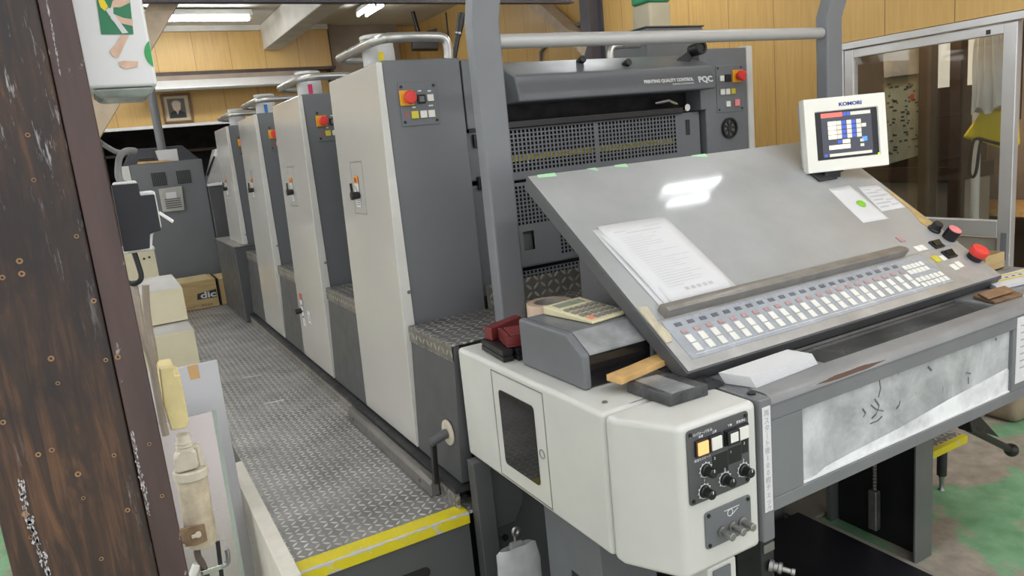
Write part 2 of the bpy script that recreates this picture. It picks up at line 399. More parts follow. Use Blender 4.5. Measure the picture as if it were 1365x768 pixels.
    def build(s, name, mats, parent=None, bevel=0, seg=2, recalc=True, origin=None, label=None):
        me = bpy.data.meshes.new(name)
        o = bpy.data.objects.new(name, me); COL.objects.link(o)
        if parent is not None:
            o.parent = parent; org = parent_world(parent); loc = Vector((0, 0, 0))
        else:
            xs = [p.x for p in s.v]; ys = [p.y for p in s.v]; zs = [p.z for p in s.v]
            org = Vector(origin) if origin else Vector(((min(xs) + max(xs)) / 2, (min(ys) + max(ys)) / 2, min(zs))); loc = org
        o.location = loc
        me.from_pydata([tuple(p - org) for p in s.v], [], s.f)
        mats = mats if isinstance(mats, (list, tuple)) else [mats]
        for k in mats: me.materials.append(M[k] if isinstance(k, str) else k)
        for p, i in zip(me.polygons, s.mi): p.material_index = i
        if recalc:
            bm = bmesh.new(); bm.from_mesh(me); bmesh.ops.recalc_face_normals(bm, faces=bm.faces); bm.to_mesh(me); bm.free()
        for p in me.polygons: p.use_smooth = True
        me.set_sharp_from_angle(angle=R_(32))
        if bevel:
            bv = o.modifiers.new('bevel', 'BEVEL'); bv.width = bevel; bv.segments = seg; bv.limit_method = 'ANGLE'; bv.angle_limit = R_(40); bv.harden_normals = True
        if label: o['label'] = label
        return o
def parent_world(o):
    l = Vector(o.location)
    while o.parent: o = o.parent; l += o.location
    return l
def tag(o, label, cat, group=None, kind=None):
    o['label'] = label; o['category'] = cat
    if group: o['group'] = group
    if kind: o['kind'] = kind
    return o
def thing(name, label, cat, loc, group=None):
    o = bpy.data.objects.new(name, None); COL.objects.link(o); o.location = loc; o.empty_display_size = .05
    return tag(o, label, cat, group)
def struct(o): o['kind'] = 'structure'; return o
def copy_tree(o, off, parent=None):
    c = o.copy(); COL.objects.link(c)
    if parent is not None: c.parent = parent
    else: c.location = Vector(o.location) + Vector(off)
    for ch in list(o.children): copy_tree(ch, off, c)
    return c
def frame(o, ex, ey):
    ex = Vector(ex).normalized(); ey = Vector(ey); ey = (ey - ex * ex.dot(ey)).normalized(); ez = ex.cross(ey)
    m = Matrix((ex, ey, ez)).transposed().to_4x4(); m.translation = Vector(o); return m
def text(body, size, mx, mat, parent, name='lettering', align='CENTER', xs=1.0, depth=.0004, bold=0):
    cu = bpy.data.curves.new('t', 'FONT'); cu.body = body; cu.size = size; cu.align_x = align; cu.align_y = 'CENTER'; cu.extrude = depth; cu.offset = bold; cu.resolution_u = 3
    tmp = bpy.data.objects.new('t', cu); COL.objects.link(tmp)
    dg = bpy.context.evaluated_depsgraph_get(); dg.update()
    me = bpy.data.meshes.new_from_object(tmp.evaluated_get(dg)); bpy.data.objects.remove(tmp)
    me.name = name
    org = parent_world(parent)
    T = Matrix.Translation(-org) @ mx @ Matrix.Diagonal((xs, 1, 1, 1))
    me.transform(T); me.materials.clear(); me.materials.append(M[mat])
    o = bpy.data.objects.new(name, me); COL.objects.link(o); o.parent = parent; return o
FRONT = lambda p: frame(p, (1, 0, 0), (0, 0, 1))          # facing -Y (towards the operator)
LEFT = lambda p: frame(p, (0, -1, 0), (0, 0, 1))          # facing -X
UP = lambda p, ex=(1, 0, 0), ey=(0, 1, 0): frame(p, ex, ey)

# ================================================================== SETTING
struct(MB().box(-3.2, 5.6, -1.5, 10.2, -.05, 0).build('floor', M['floor']))
struct(MB().box(-3.2, 3.7, 1.0, 8.9, 2.92, 3.0).build('ceiling', 'ceiling'))
# back wall: upper board, lower board, lintel; below it a dark store recess
wb = MB(); wb.box(-3.2, 3.8, 8.70, 8.82, 1.95, 3.0); wb.box(2.95, 3.8, 8.70, 8.82, 0, 1.95); wb.box(-3.2, -1.6, 8.70, 8.82, 0, 1.95)
struct(wb.build('wall_back', 'panel_x'))
struct(MB().box(-3.2, 2.56, 8.50, 8.699, 2.47, 2.86).build('wall_back_upper', 'panel_x'))
struct(MB().box(-3.2, 2.56, 8.46, 8.70, 2.862, 2.918).build('trim_1', 'beam_white'))
struct(MB().box(-3.2, 2.6, 8.49, 8.699, 2.435, 2.468).build('trim_2', 'dark_wood'))
struct(MB().box(-1.6, 2.95, 8.62, 8.70, 1.925, 1.955).build('trim_3', 'white'))
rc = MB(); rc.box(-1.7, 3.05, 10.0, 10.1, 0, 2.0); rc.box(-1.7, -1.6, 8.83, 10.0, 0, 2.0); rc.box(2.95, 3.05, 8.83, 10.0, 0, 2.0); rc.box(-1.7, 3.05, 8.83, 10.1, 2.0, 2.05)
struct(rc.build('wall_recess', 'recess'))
sh = thing('storage_shelf', 'dark brown shelving deep inside the opening under the portrait', 'shelf', (.2, 9.6, 0))
for z in (.95, 1.35, 1.68): MB().box(-1.4, 2.8, 9.45, 9.95, z, z + .03).build('shelf_board', 'dark_wood', sh)
for x in (-1.4, .1, 1.5, 2.77): MB().box(x, x + .04, 9.45, 9.95, 0, 1.9).build('upright', 'dark_wood', sh)
struct(MB().box(2.58, 3.42, 8.56, 8.699, 1.5, 2.918).build('trim_4', 'brown_board'))
struct(MB().box(2.55, 2.58, 8.52, 8.70, 1.6, 2.918).build('trim_5', 'dark_wood'))
# right wall with the glazed sliding door, plaster below the door panel
DX = 3.7; Y0, Y1, ZT = 1.70, 2.775, 1.785
wr = MB()
wr.box(DX, DX + .10, Y1, 8.82, 0, 3.0); wr.box(DX, DX + .10, -.2, Y1, ZT + .005, 3.0)
struct(wr.build('wall_right', 'panel_y'))
struct(MB().box(DX + .005, DX + .09, 1.93, 2.74, 0, .755).build('wall_right_dado', 'concrete'))
d = struct(MB().box(DX - .02, DX + .06, Y0 - .9, Y1, ZT - .035, ZT).build('door_1', 'alu', bevel=.003))
MB().box(DX - .02, DX + .06, Y1 - .028, Y1, 0, ZT - .035).build('door_jamb', 'alu', d, .003)
MB().box(DX - .012, DX + .03, 1.865, 1.925, 0, ZT - .04).build('door_stile', 'alu', d, .004)
MB().box(DX - .012, DX + .03, Y1 - .085, Y1 - .03, .76, ZT - .04).build('door_stile', 'alu', d, .004)
MB().box(DX - .012, DX + .03, 1.925, Y1 - .085, ZT - .085, ZT - .04).build('door_rail', 'alu', d, .004)
MB().box(DX - .012, DX + .03, 1.925, Y1 - .085, .765, .845).build('door_rail', 'alu', d, .004)
MB().box(DX + .006, DX + .012, 1.925, Y1 - .085, .845, ZT - .085).build('pane', 'glass', d)
MB().box(DX - .017, DX - .012, 1.878, 1.906, .66, .79).build('door_pull', 'grey_post', d, .003)
MB().box(DX - .0135, DX - .0125, 1.98, 2.00, ZT - .078, ZT - .058).build('sticker_dark', 'ink', d)
struct(MB().box(DX - .018, DX + .05, 1.66, 1.70, 0, ZT - .035).build('trim_6', 'alu', bevel=.003))
# adjoining room seen through the glass
struct(MB().box(5.35, 5.45, -1.0, 6.0, 0, 3.0).build('wall_far_room', 'brown_board'))
struct(MB().box(DX + .1, 5.45, 5.2, 5.3, 0, 3.0).build('wall_far_room_back', 'dark_wood'))
struct(MB().box(DX + .1, 5.45, -1.0, 6.0, 2.5, 2.55).build('ceiling_far_room', 'brown_board'))

# timber and steel of the roof
bm_ = MB().box(1.83, 2.02, 3.2, 8.495, 2.66, 2.919).build('ceiling_beam', 'beam_white', bevel=.01)
tag(bm_, 'grimy white boxed beam under the ceiling running to the yellow back wall', 'beam')
sb = MB(); sb.box(-2.6, 3.45, 4.93, 4.99, 2.435, 2.449); sb.box(-2.6, 3.45, 4.93, 4.99, 2.535, 2.549); sb.box(-2.6, 3.45, 4.955, 4.965, 2.449, 2.535)
tag(sb.build('steel_beam', 'purple_steel'), 'dark steel beam across the top of the picture', 'beam')
sp = MB(); sp.box(3.56, 3.572, 4.90, 5.02, 1.2, 2.915); sp.box(3.688, 3.699, 4.90, 5.02, 1.2, 2.915); sp.box(3.572, 3.688, 4.95, 4.965, 1.2, 2.915)
tag(sp.build('steel_post', 'purple_steel'), 'dark purple steel post against the yellow right wall', 'post')
a = PX(713, 0, 3.62); b = PX(797, 76, 3.62); dv = (b - a)
tag(MB().beam(a - dv * .25, b - dv * .09, .09, .13, up=(1, 0, 0)).build('diagonal_brace', 'wood_beam', bevel=.004), 'pale timber brace slanting down to the purple post on the right wall', 'brace')
a = PY(222, 0, 5.1); b = PY(134, 150, 5.1); dv = b - a
tag(MB().beam(a - dv * .35, b + dv * .2, .13, .10, up=(0, 1, 0)).build('diagonal_brace', 'wood_beam', bevel=.004), 'whitewashed timber brace slanting behind the bandage dispenser', 'brace')
pb = PY(217, 205, 7.34)
tag(MB().cyl((pb.x, 7.34, .002), (pb.x, 7.34, 2.915), .037).build('steel_pipe', 'grey_post'), 'slim grey round pipe standing behind the tall grey cabinet', 'pipe')

# ------------------------------------------------------------------ lamps
def batten(name, label, c, along, length, lit, group=None, tubes=2):
    t = thing(name, label, 'ceiling light', c, group)
    c = Vector(c); ax = Vector(along); sd = Vector((-ax.y, ax.x, 0))
    h = length / 2
    q = [c - ax * h - sd * .06, c + ax * h - sd * .06, c + ax * h + sd * .06, c - ax * h + sd * .06]
    q2 = [c - ax * h - sd * .035, c + ax * h - sd * .035, c + ax * h + sd * .035, c - ax * h + sd * .035]
    MB().hexa([p + Vector((0, 0, -.005)) for p in q] + [p + Vector((0, 0, .05)) for p in q2]).build('housing', 'white', t, .004)
    offs = (-.045, .045) if tubes == 2 else (0,)
    for k in offs:
        p = c + sd * k + Vector((0, 0, -.03))
        MB().cyl(p - ax * (h - .04), p + ax * (h - .04), .0135, n=12).build('tube', M['tube_lit'] if lit else M['white'], t)
        for e in (-1, 1):
            q_ = p + ax * e * (h - .03); MB().box(q_.x - .010, q_.x + .010, q_.y - .010, q_.y + .010, q_.z - .018, q_.z + .022).build('socket', 'white', t)
    return t
batten('fluorescent_light', 'long lit twin tube light on the ceiling above the portrait', (.86, 7.62, 2.86), (1, 0, 0), 1.45, True)
e1_ = PZ(484, 19, 2.83); e2_ = PZ(505, 7, 2.83); print('lamp', e1_, e2_)
batten('fluorescent_light', 'far lit twin tube light on the ceiling near the brown wall board', ((e1_.x + e2_.x) / 2, (e1_.y + e2_.y) / 2, 2.86), (0, 1, 0), max(.6, abs(e1_.y - e2_.y) * .9), True)
tag_ = ('unseen lit twin tube light near the press', 'ceiling lights outside the picture')  # first lamp matches the plate's reflection; other unseen lamps are added for brightness
for q_ in (((3.0, 2.01, 2.80), (1, 0, 0), .55), ((3.1, -.1, 2.80), (1, 0, 0)), ((.1, 3.1, 2.86), (1, 0, 0)), ((1.6, .1, 2.80), (1, 0, 0)), ((-1.0, 1.0, 2.8), (0, 1, 0)), ((3.0, 3.9, 2.86), (0, 1, 0)), ((-1.7, 3.4, 2.86), (0, 1, 0)), ((-1.7, 5.4, 2.86), (0, 1, 0)), ((-.6, 5.6, 2.86), (1, 0, 0)), ((.2, -1.2, 2.8), (1, 0, 0))):
    batten('fluorescent_light', tag_[0], q_[0], q_[1], q_[2] if len(q_) > 2 else 1.25, True, tag_[1])
# unlit reflector lamp on the back wall
t = thing('reflector_light', 'unlit long strip lamp with white reflector on the yellow back wall', 'wall light', (1.42, 8.45, 2.33))
MB().box(.30, 2.3, 8.49, 8.699, 2.372, 2.432).build('mounting_strip', M['brown_board'], t)
MB().prism([(.52, 8.50, 2.39), (.52, 8.36, 2.30), (.52, 8.36, 2.285), (.52, 8.50, 2.32)], (1.72, 0, 0)).build('reflector', 'white', t, .004)
MB().cyl((.56, 8.42, 2.29), (2.2, 8.42, 2.29), .018).build('tube', 'white', t)
# framed portrait (plain generic sitter)
c1 = PY(213, 122, 8.69); c2 = PY(254, 164, 8.69)
x0, x1, z0, z1 = .74, 1.03, 1.97, 2.27
t = thing('framed_portrait', 'small framed portrait of an elderly person on the yellow back wall', 'picture', (.885, 8.69, z0))
fr = MB()
for (a0, a1, b0, b1) in ((x0, x1, z0, z0 + .022), (x0, x1, z1 - .022, z1), (x0, x0 + .022, z0 + .022, z1 - .022), (x1 - .022, x1, z0 + .022, z1 - .022)): fr.box(a0, a1, 8.665, 8.698, b0, b1)
fr.build('picture_frame', paint('brown frame wood', (.16, .085, .035, 1), .4), t, .003)
MB().box(x0 + .022, x1 - .022, 8.685, 8.695, z0 + .022, z1 - .022).build('mount', paint('buff mount', (.55, .45, .30, 1), .6), t)
pm = FRONT((.885, 8.684, (z0 + z1) / 2))
ph = MB(pm); ph.poly([(-.085, -.10, 0), (.085, -.10, 0), (.085, .10, 0), (-.085, .10, 0)], 0)
ph.poly([(-.08, -.10, .0006), (.08, -.10, .0006), (.07, -.045, .0006), (.025, -.02, .0006), (-.025, -.02, .0006), (-.07, -.045, .0006)], 1)
ph.poly([(.040 * math.cos(k * .3142), .018 + .052 * math.sin(k * .3142), .0012) for k in range(20)], 2)
ph.poly([(.046 * math.cos(k * .3142), .045 + .036 * math.sin(k * .3142), .001) for k in range(20)], 3)
ph.poly([(-.016, -.022, .0014), (.016, -.022, .0014), (.004, -.06, .0014), (-.004, -.06, .0014)], 3)
ph.build('photo', [paint('photo background', (.11, .10, .09, 1), .5), paint('photo coat', (.02, .02, .022, 1), .5), paint('photo face', (.66, .50, .38, 1), .5), paint('photo grey hair', (.5, .48, .44, 1), .5)], t, recalc=False)
# ceiling speaker near the corner
t = thing('wall_speaker', 'dark box speaker hanging from the ceiling near the room corner', 'speaker', (3.30, 7.7, 2.915))
MB().cyl((3.32, 7.79, 2.915), (3.36, 7.78, 2.68), .022).build('hanger', 'black', t)
MB().hexa([(3.24, 7.72, 2.52), (3.50, 7.62, 2.50), (3.58, 7.82, 2.50), (3.30, 7.92, 2.52), (3.25, 7.73, 2.66), (3.52, 7.64, 2.72), (3.57, 7.81, 2.72), (3.31, 7.90, 2.66)]).build('cabinet', paint('speaker cloth', (.055, .05, .045, 1), .7), t, .01)
MB().cyl((3.70, 7.75, 2.90), (3.70, 7.75, 2.60), .012).build('cable', 'black', t)
# conduit and picture on right wall
a1 = PX(745, 78, 3.685)
tag(MB().tube([(3.68, 5.05, 2.36), (3.68, 5.35, 2.30), (3.68, 5.78, 2.23), (3.68, 5.86, 2.18), (3.68, 5.86, 1.6)], .014, smooth=1).build('wall_conduit', 'grey_hose'), 'thin dark conduit bending down the yellow right wall behind the timber brace', 'conduit')
c0 = PX(690, 74, 3.66)
t = thing('leaning_frame', 'dark edged board showing above the printing unit hood on the right wall', 'board', (3.66, 6.2, 1.7))
MB().hexa([(3.60, 5.55, 1.70), (3.69, 5.55, 1.70), (3.69, 6.75, 1.70), (3.60, 6.75, 1.70), (3.60, 5.55, 2.03), (3.69, 5.55, 2.03), (3.69, 6.75, 1.93), (3.60, 6.75, 1.93)]).build('board', 'brown_board', t)
MB().beam((3.595, 5.54, 2.04), (3.595, 6.78, 1.935), .03, .025).build('edge_strip', 'black', t)
MB().box(3.585, 3.60, 5.52, 5.55, 1.7, 2.05).build('edge_strip', 'black', t)
# duct behind far tower
t = thing('duct_post', 'cream pipe with green band on top behind the grey box', 'pipe', (2.62, 3.0, 1.75))
MB().box(2.50, 2.64, 2.94, 3.08, .002, 2.04).build('lower_section', paint('cream pipe paint', (.55, .50, .36, 1), .5), t, .015)
MB().box(2.498, 2.642, 2.938, 3.082, 2.04, 2.5).build('green_band', paint('green band paint', (.04, .30, .14, 1), .5), t, .015)

# ================================================================== PRINTING PRESS
PITCH = 1.022; UY = [2.262 + PITCH * i for i in range(4)]
def estop(parent, mx, r=.02, h=.028, plate=.05, name='emergency_button'):
    """red mushroom button on a yellow plate; mx looks along +Z out of the surface"""
    b = MB(mx); b.box(-plate / 2, plate / 2, -plate / 2, plate / 2, 0, .006)
    o = b.build(name, M['yellow_plate'], parent, .001)
    k = MB(mx); k.lathe((.004, 0, .006), (0, 0, 1), [(r * .62, 0), (r * .62, h * .45), (r, h * .55), (r * 1.02, h * .8), (r * .85, h), (r * .4, h * 1.02)], 22)
    k.build('red_cap', 'red', o); return o
M['yellow_plate'] = paint('orange yellow plate', (.80, .38, .02, 1), .4, var=.05)
def screws(mx, parent, pts, r, z):
    for x, y in pts: MB(mx).cyl((x, y, .003), (x, y, z + .0015), r, n=10).build('panel_screw', 'black', parent)
def screw_dots(mb, pts, r, z=.001, m=0):
    for x, y in pts: mb.cyl((x, y, 0), (x, y, z + .0015), r, n=10, m=m)

def printing_unit(y0, near_full, idx, label):
    """one cylinder unit: near tower (aisle side), bridge with guards, far tower"""
    t = thing('printing_unit', label, 'printing unit', (.97, y0 + .27, .40), 'four printing units in line')
    zt = 1.722
    zb = .444 if idx < 3 else .915
    lean = .03 * (1.72 - zb) / 1.22
    # aisle side cover with folded edges
    c = MB(); c.prism([(.822, y0, zt), (.822 - lean, y0, zb), (.838, y0, zb), (.838, y0, zt)], (0, .545, 0))
    cov = c.build('side_cover', 'beige', t, .010, 3)
    ln = MB(); ln.prism([(.8235, y0 - .002, zt - .003), (.8235 - lean, y0 - .002, zb + .003), (.8395, y0 - .002, zb + .003), (.8395, y0 - .002, zt - .003)], (0, .0025, 0))
    MB().prism([(.8222, y0 - .0025, zt - .004), (.8222 - lean, y0 - .0025, zb + .004), (.838, y0 - .0025, zb + .004), (.838, y0 - .0025, zt - .004)], (0, .002, 0)).build('cover_lip', 'beige_lip_lit', cov)
    MB().cyl((.832, y0 - .006, .985), (.832, y0, .985), .006).build('cover_screw', 'steel_dull', cov)
    # hatch with clamp lever and warning label
    xs = lambda z: .822 - .03 * (1.72 - z) / 1.22 - .001
    hy = y0 + .255
    if idx < 3 or True:
        h = MB()
        for (ya, yb, za, zb_) in ((hy, hy + .135, 1.42, 1.423), (hy, hy + .135, 1.235, 1.238), (hy, hy + .003, 1.235, 1.423), (hy + .132, hy + .135, 1.235, 1.423)):
            h.hexa([(xs(za), ya, za), (xs(za) + .002, ya, za), (xs(za) + .002, yb, za), (xs(za), yb, za), (xs(zb_), ya, zb_), (xs(zb_) + .002, ya, zb_), (xs(zb_) + .002, yb, zb_), (xs(zb_), yb, zb_)])
        h.build('hatch_seam', 'steel_dull', cov)
        mx = LEFT((xs(1.31) - .001, hy + .075, 1.315))
        lab = MB(mx); lab.box(-.026, .020, -.055, .030, 0, .001)
        lb = lab.build('warning_label', 'paper', cov)
        MB(mx).box(-.026, .020, .030, .056, 0, .001).build('warning_symbol', M['orange'], lb)
        ik = MB(mx)
        for q in range(4): ik.box(-.020, .012, -.048 + q * .008, -.045 + q * .008, .001, .0014)
        ik.box(-.018, -.012, .034, .052, .001, .0014); ik.box(-.006, .004, .034, .05, .001, .0014); ik.beam((-.018, .02, .0012), (.004, -.012, .0012), .004, .0006)
        ik.build('label_print', 'ink', lb)
        lv = MB(mx); lv.cyl((.012, -.012, 0), (.012, -.012, .03), .013, .015); lv.beam((.012, -.012, .024), (-.02, .03, .016), .008, .008)
        lv.build('clamp_lever', 'black', cov, .001)
    if idx == 1:
        for (px, py, w2, h2, nm) in ((399, 410, .022, .085, 'warning_label'), (413, 423, .028, .032, 'white_label')):
            c_ = PX(px, py, .797); mx = LEFT((xs(c_.z) - .0008, c_.y - (0 if nm == 'white_label' else .075), c_.z))
            lb = MB(mx).box(-w2, w2, -h2, h2, 0, .001).build(nm, 'paper', cov)
            if nm == 'warning_label': MB(mx).box(-w2, w2, h2 * .6, h2, .001, .0014).build('warning_symbol', 'red_ink', lb); MB(mx).cyl((-.03, -.01, 0), (-.03, -.01, .03), .014).build('lever_knob', 'black', cov)
            ik = MB(mx)
            for q in range(3): ik.box(-w2 * .6, w2 * .6, -h2 * .5 + q * h2 * .35, -h2 * .5 + q * h2 * .35 + h2 * .12, .001, .0014)
            ik.build('label_print', 'ink', lb)
    # near tower frame
    fr = MB().box(.839, 1.112, y0 + .004, y0 + .535, zb, zt + .003)
    f = fr.build('near_tower', 'grey', t, .006)
    st = MB().box(1.117, 1.165, y0 + .006, y0 + .50, 1.492, zt - .004)
    st.build('edge_panel', 'grey', t, .004)
    st = MB().box(1.117, 1.27, y0 + .05, y0 + .50, 1.315, 1.482); st.build('latch_panel', 'grey', t, .004)
    st = MB().box(1.117, 1.27, y0 + .05, y0 + .50, .905, 1.300); st.build('latch_panel', 'grey', t, .004)
    if idx == 0:
        for z in (1.452, 1.308):
            k = MB().box(1.150, 1.185, y0 + .036, y0 + .049, z - .022, z + .022).build('door_latch', 'black', t, .002)
            MB().box(1.160, 1.170, y0 + .031, y0 + .0355, z - .012, z + .012).build('latch_tongue', 'steel_dull', k)
    # control panel of the tower
    p = FRONT((.949, y0 + .003, 1.586)); 
    cp = MB(p); cp.box(-.066, .066, -.068, .068, 0, .003); pl = cp.build('control_panel', 'grey', t, .002)
    screws(p, pl, [(-.056, .055), (.056, .055), (-.056, -.055), (.056, -.055)], .005, .004)
    eb = estop(pl, frame(p @ Vector((-.042, .020, .003)), (1, 0, 0), (0, 0, 1)), .021, .028, .047)
    for nm, x, y, mat, s in (('switch', .008, .014, 'black', .014), ('button', .040, .016, 'white_key', .011), ('button', -.020, -.034, 'yellow_key', .012), ('button', .010, -.034, 'white_key', .0115), ('button', .038, -.034, 'white_key', .0115)):
        k = MB(p); k.box(x - s, x + s, y - s, y + s, .003, .010)
        ob = k.build(nm, mat, pl, .0015)
        if nm == 'switch': MB(p).box(x - s * .6, x + s * .6, y - s * .6, y + s * .6, .010, .012).build('switch_face', 'mid_gloss', ob)
    pr = MB(p)
    for x, y, w in ((.006, .040, .006), (.04, .038, .006), (.04, -.008, .008), (-.02, -.010, .006)): pr.box(x - w, x + w, y - .002, y + .002, .003, .0036)
    pr.build('panel_print', 'white_ink', pl)
    rd = MB(p); rd.box(-.052, -.038, -.030, -.026, .003, .0036); rd.box(-.050, -.042, -.040, -.034, .003, .0036); rd.build('panel_print', 'red_ink', pl)
    # top handrail
    hr = MB(); zr = 1.80
    hr.tube([(1.094, y0 + .05, zt), (1.097, y0 + .05, zr - .035), (1.09, y0 + .05, zr - .008), (1.06, y0 + .05, zr), (.90, y0 + .05, zr), (.872, y0 + .075, zr), (.865, y0 + .12, zr), (.865, y0 + .50, zr)], .016, 14, smooth=1)
    hr.build('handrail', 'satin', t)
    h2 = MB(); h2.tube([(1.02, y0 + .52, zt), (1.02, y0 + .52, zr - .03), (.99, y0 + .52, zr - .01), (.90, y0 + .52, zr - .01), (.865, y0 + .50, zr)], .013, 10, smooth=1)
    h2.build('handrail', 'satin', t)
    # mechanism behind the edge panel
    mb = MB()
    for k, z in enumerate((1.67, 1.62, 1.56, 1.50)):
        mb.cyl((1.17, y0 + .06 + .02 * k, z), (1.30, y0 + .06 + .02 * k, z), .016, n=12)
    mb.box(1.166, 1.29, y0 + .10, y0 + .40, 1.31, 1.71)
    mb.build('side_mechanism', 'black', t)
    me_ = MB()
    me_.cyl((1.185, y0 + .045, 1.517), (1.20, y0 + .03, 1.517), .013, n=14); me_.cyl((1.175, y0 + .07, 1.655), (1.21, y0 + .06, 1.655), .006); me_.cyl((1.175, y0 + .06, 1.585), (1.20, y0 + .05, 1.585), .005)
    me_.build('roller_pin', 'steel', t)
    # bridge: hood, dark mouth, perforated guards
    ya = y0 + .045
    hd = MB(); hd.prism([(1.29, ya - .10, 1.565), (1.29, ya - .10, 1.585), (1.29, ya - .08, 1.655), (1.29, ya + .04, 1.712), (1.29, ya + .32, 1.712), (1.29, ya + .32, 1.565)], (.905, 0, 0))
    hood = hd.build('quality_hood', 'grey_hood', t, .008, 3)
    if idx == 0:
        for x, yy, zz in ((1.80, ya - .03, 1.682), (1.63, ya + .02, 1.706)):
            MB().cyl((x, yy, zz - .006), (x, yy - .030, zz + .004), .0135, n=16).build('knob', 'black', hood, .002)
        kn = MB(); kn.cyl((2.15, ya - .02, 1.722), (2.147, ya - .075, 1.725), .026, n=20); kn.ring((2.147, ya - .0752, 1.725), (0, -1, 0), .026, .015, .006); kn.beam((2.085, ya - .0, 1.672), (2.135, ya - .02, 1.705), .03, .035)
        kn.build('hand_wheel', 'black', hood, .002)
        tp = FRONT((1.88, ya - .1013, 1.602))
        sl = math.atan2(.02, .07)
        nrm = frame((1.955, ya - .0945, 1.612), (1, 0, 0), (0, .02, .07))
        text('PRINTING QUALITY CONTROL', .017, frame((1.957, ya - .0958, 1.606), (1, 0, 0), (0, .02, .07)), 'white_ink', hood, xs=1.02, bold=.0009)
        text('KOMORI CORPORATION', .010, frame((2.025, ya - .0991, 1.591), (1, 0, 0), (0, .02, .07)), 'white_ink', hood, xs=.95)
        text('PQC', .032, frame((2.142, ya - .0962, 1.602), (1, 0, 0), (0, .02, .07)), 'white_ink', hood, xs=1.15, bold=.0012)
    mo = MB(); mo.box(1.29, 2.195, ya + .06, ya + .34, 1.48, 1.564); mo.box(1.29, 2.195, ya + .10, ya + .34, .90, 1.48)
    mo.build('dark_interior', 'black_matte', t)
    ba = MB(); ba.box(1.29, 2.10, ya - .01, ya + .03, 1.482, 1.508); ba.build('impression_bar', 'black', t, .004)
    rb = MB(); rb.tube([(1.98, ya + .02, 1.53), (2.03, ya - .0, 1.537), (2.08, ya + .01, 1.52)], .008); rb.cyl((2.12, ya + .02, 1.503), (2.12, ya - .012, 1.503), .014, n=16); rb.build('roller_end', 'steel', t)
    yg = ya + .010
    g1 = MB(); g1.holes(1.30, 1.67, 1.327, 1.478, yg, 22, 10, .0105, .0105, .003); g1.holes(1.685, 2.075, 1.327, 1.478, yg, 23, 10, .0105, .0105, .003)
    g1.box(1.29, 1.2999, yg, yg + .003, 1.305, 1.478); g1.box(1.67, 1.685, yg, yg + .003, 1.327, 1.478); g1.box(2.075, 2.20, yg, yg + .003, 1.305, 1.478)
    g1.box(1.30, 2.075, yg, yg + .003, 1.303, 1.327); g1.box(1.29, 2.20, yg + .003, yg + .03, 1.478, 1.484); g1.box(1.29, 2.20, yg + .003, yg + .03, 1.30, 1.305)
    gd = g1.build('upper_guard', 'grey', t)
    if idx == 0:
        yl = MB(); yl.box(1.30, 2.08, yg + .02, yg + .024, 1.366, 1.386); yl.build('yellow_bar', M['yellow_paint'], gd)
        MB().box(2.125, 2.145, yg - .004, yg, 1.395, 1.455).build('guard_latch', 'black', gd, .002)
    g2 = MB(); g2.holes(1.30, 1.475, 1.135, 1.280, yg, 11, 10, .0105, .0105, .003); g2.holes(1.475, 2.075, 1.005, 1.280, yg, 36, 19, .0105, .0105, .003)
    g2.box(1.29, 1.30, yg, yg + .003, .985, 1.290); g2.box(1.30, 2.2, yg, yg + .003, 1.280, 1.290); g2.box(2.075, 2.20, yg, yg + .003, .985, 1.280); g2.box(1.30, 2.075, yg, yg + .003, .985, 1.005)
    g2.box(1.30, 1.475, yg, yg + .003, 1.112, 1.135); g2.box(1.30, 1.475, yg, yg + .003, 1.005, 1.042); g2.box(1.30, 1.318, yg, yg + .003, 1.042, 1.112); g2.box(1.365, 1.475, yg, yg + .003, 1.042, 1.112)
    g2.box(1.29, 2.20, yg + .003, yg + .03, .98, .985)
    gl = g2.build('lower_guard', 'grey', t)
    MB().box(1.316, 1.367, yg + .02, yg + .024, 1.04, 1.114).build('pull_recess', 'steel_dull', gl)
    g3 = MB(); g3.holes(1.29, 2.20, .915, .965, yg + .012, 54, 3, .0105, .0105, .003); g3.box(1.29, 2.2, yg + .012, yg + .04, .895, .915); g3.build('toe_guard', 'grey', t)
    # far tower
    ft = MB(); ft.box(2.215, 2.455, y0 + .03, y0 + .54, .45, 1.728); ff = ft.build('far_tower', 'grey', t, .006)
    MB().box(2.457, 2.492, y0 + .028, y0 + .545, .45, 1.735).build('far_side_cover', 'cream', t, .008)
    MB().box(2.18, 2.213, y0 + .02, y0 + .40, 1.488, 1.71).build('hood_hinge_block', 'grey', t, .004)
    if idx == 0:
        p = FRONT((2.352, y0 + .03, 1.565))
        c2 = MB(p); c2.box(-.075, .075, -.095, .095, 0, .003); pl = c2.build('control_panel', 'grey', t, .002)
        screws(p, pl, [(-.065, .083), (.065, .083), (-.065, -.083), (.065, -.083)], .004, .004)
        estop(pl, frame(p @ Vector((.038, .048, .003)), (1, 0, 0), (0, 0, 1)), .022, .03, .05)
        for nm, x, y, mat, s in (('button', -.048, .042, 'white_key', .011), ('switch', -.012, .042, 'black', .015), ('button', -.047, -.012, 'white_key', .0115), ('button', -.017, -.012, 'white_key', .0115), ('button', .013, -.012, 'yellow_key', .0115), ('button', -.017, -.062, 'white_key', .0115), ('button', .034, -.060, 'pink', .0135)):
            MB(p).box(x - s, x + s, y - s, y + s, .003, .010).build(nm, mat, pl, .0015)
        fn = MB(); c = Vector((2.338, y0 + .028, 1.405)); fn.ring(c, (0, -1, 0), .042, .034, .010); fan = fn.build('fan_vent', 'black', t)
        fb = MB()
        for k in range(7):
            a = k * math.tau / 7; fb.hexa([c + Vector((math.cos(a + q) * r, yy, math.sin(a + q) * r)) for yy in (-.001, -.005) for (r, q) in ((.010, -.3), (.033, -.12), (.033, .32), (.010, .3))])
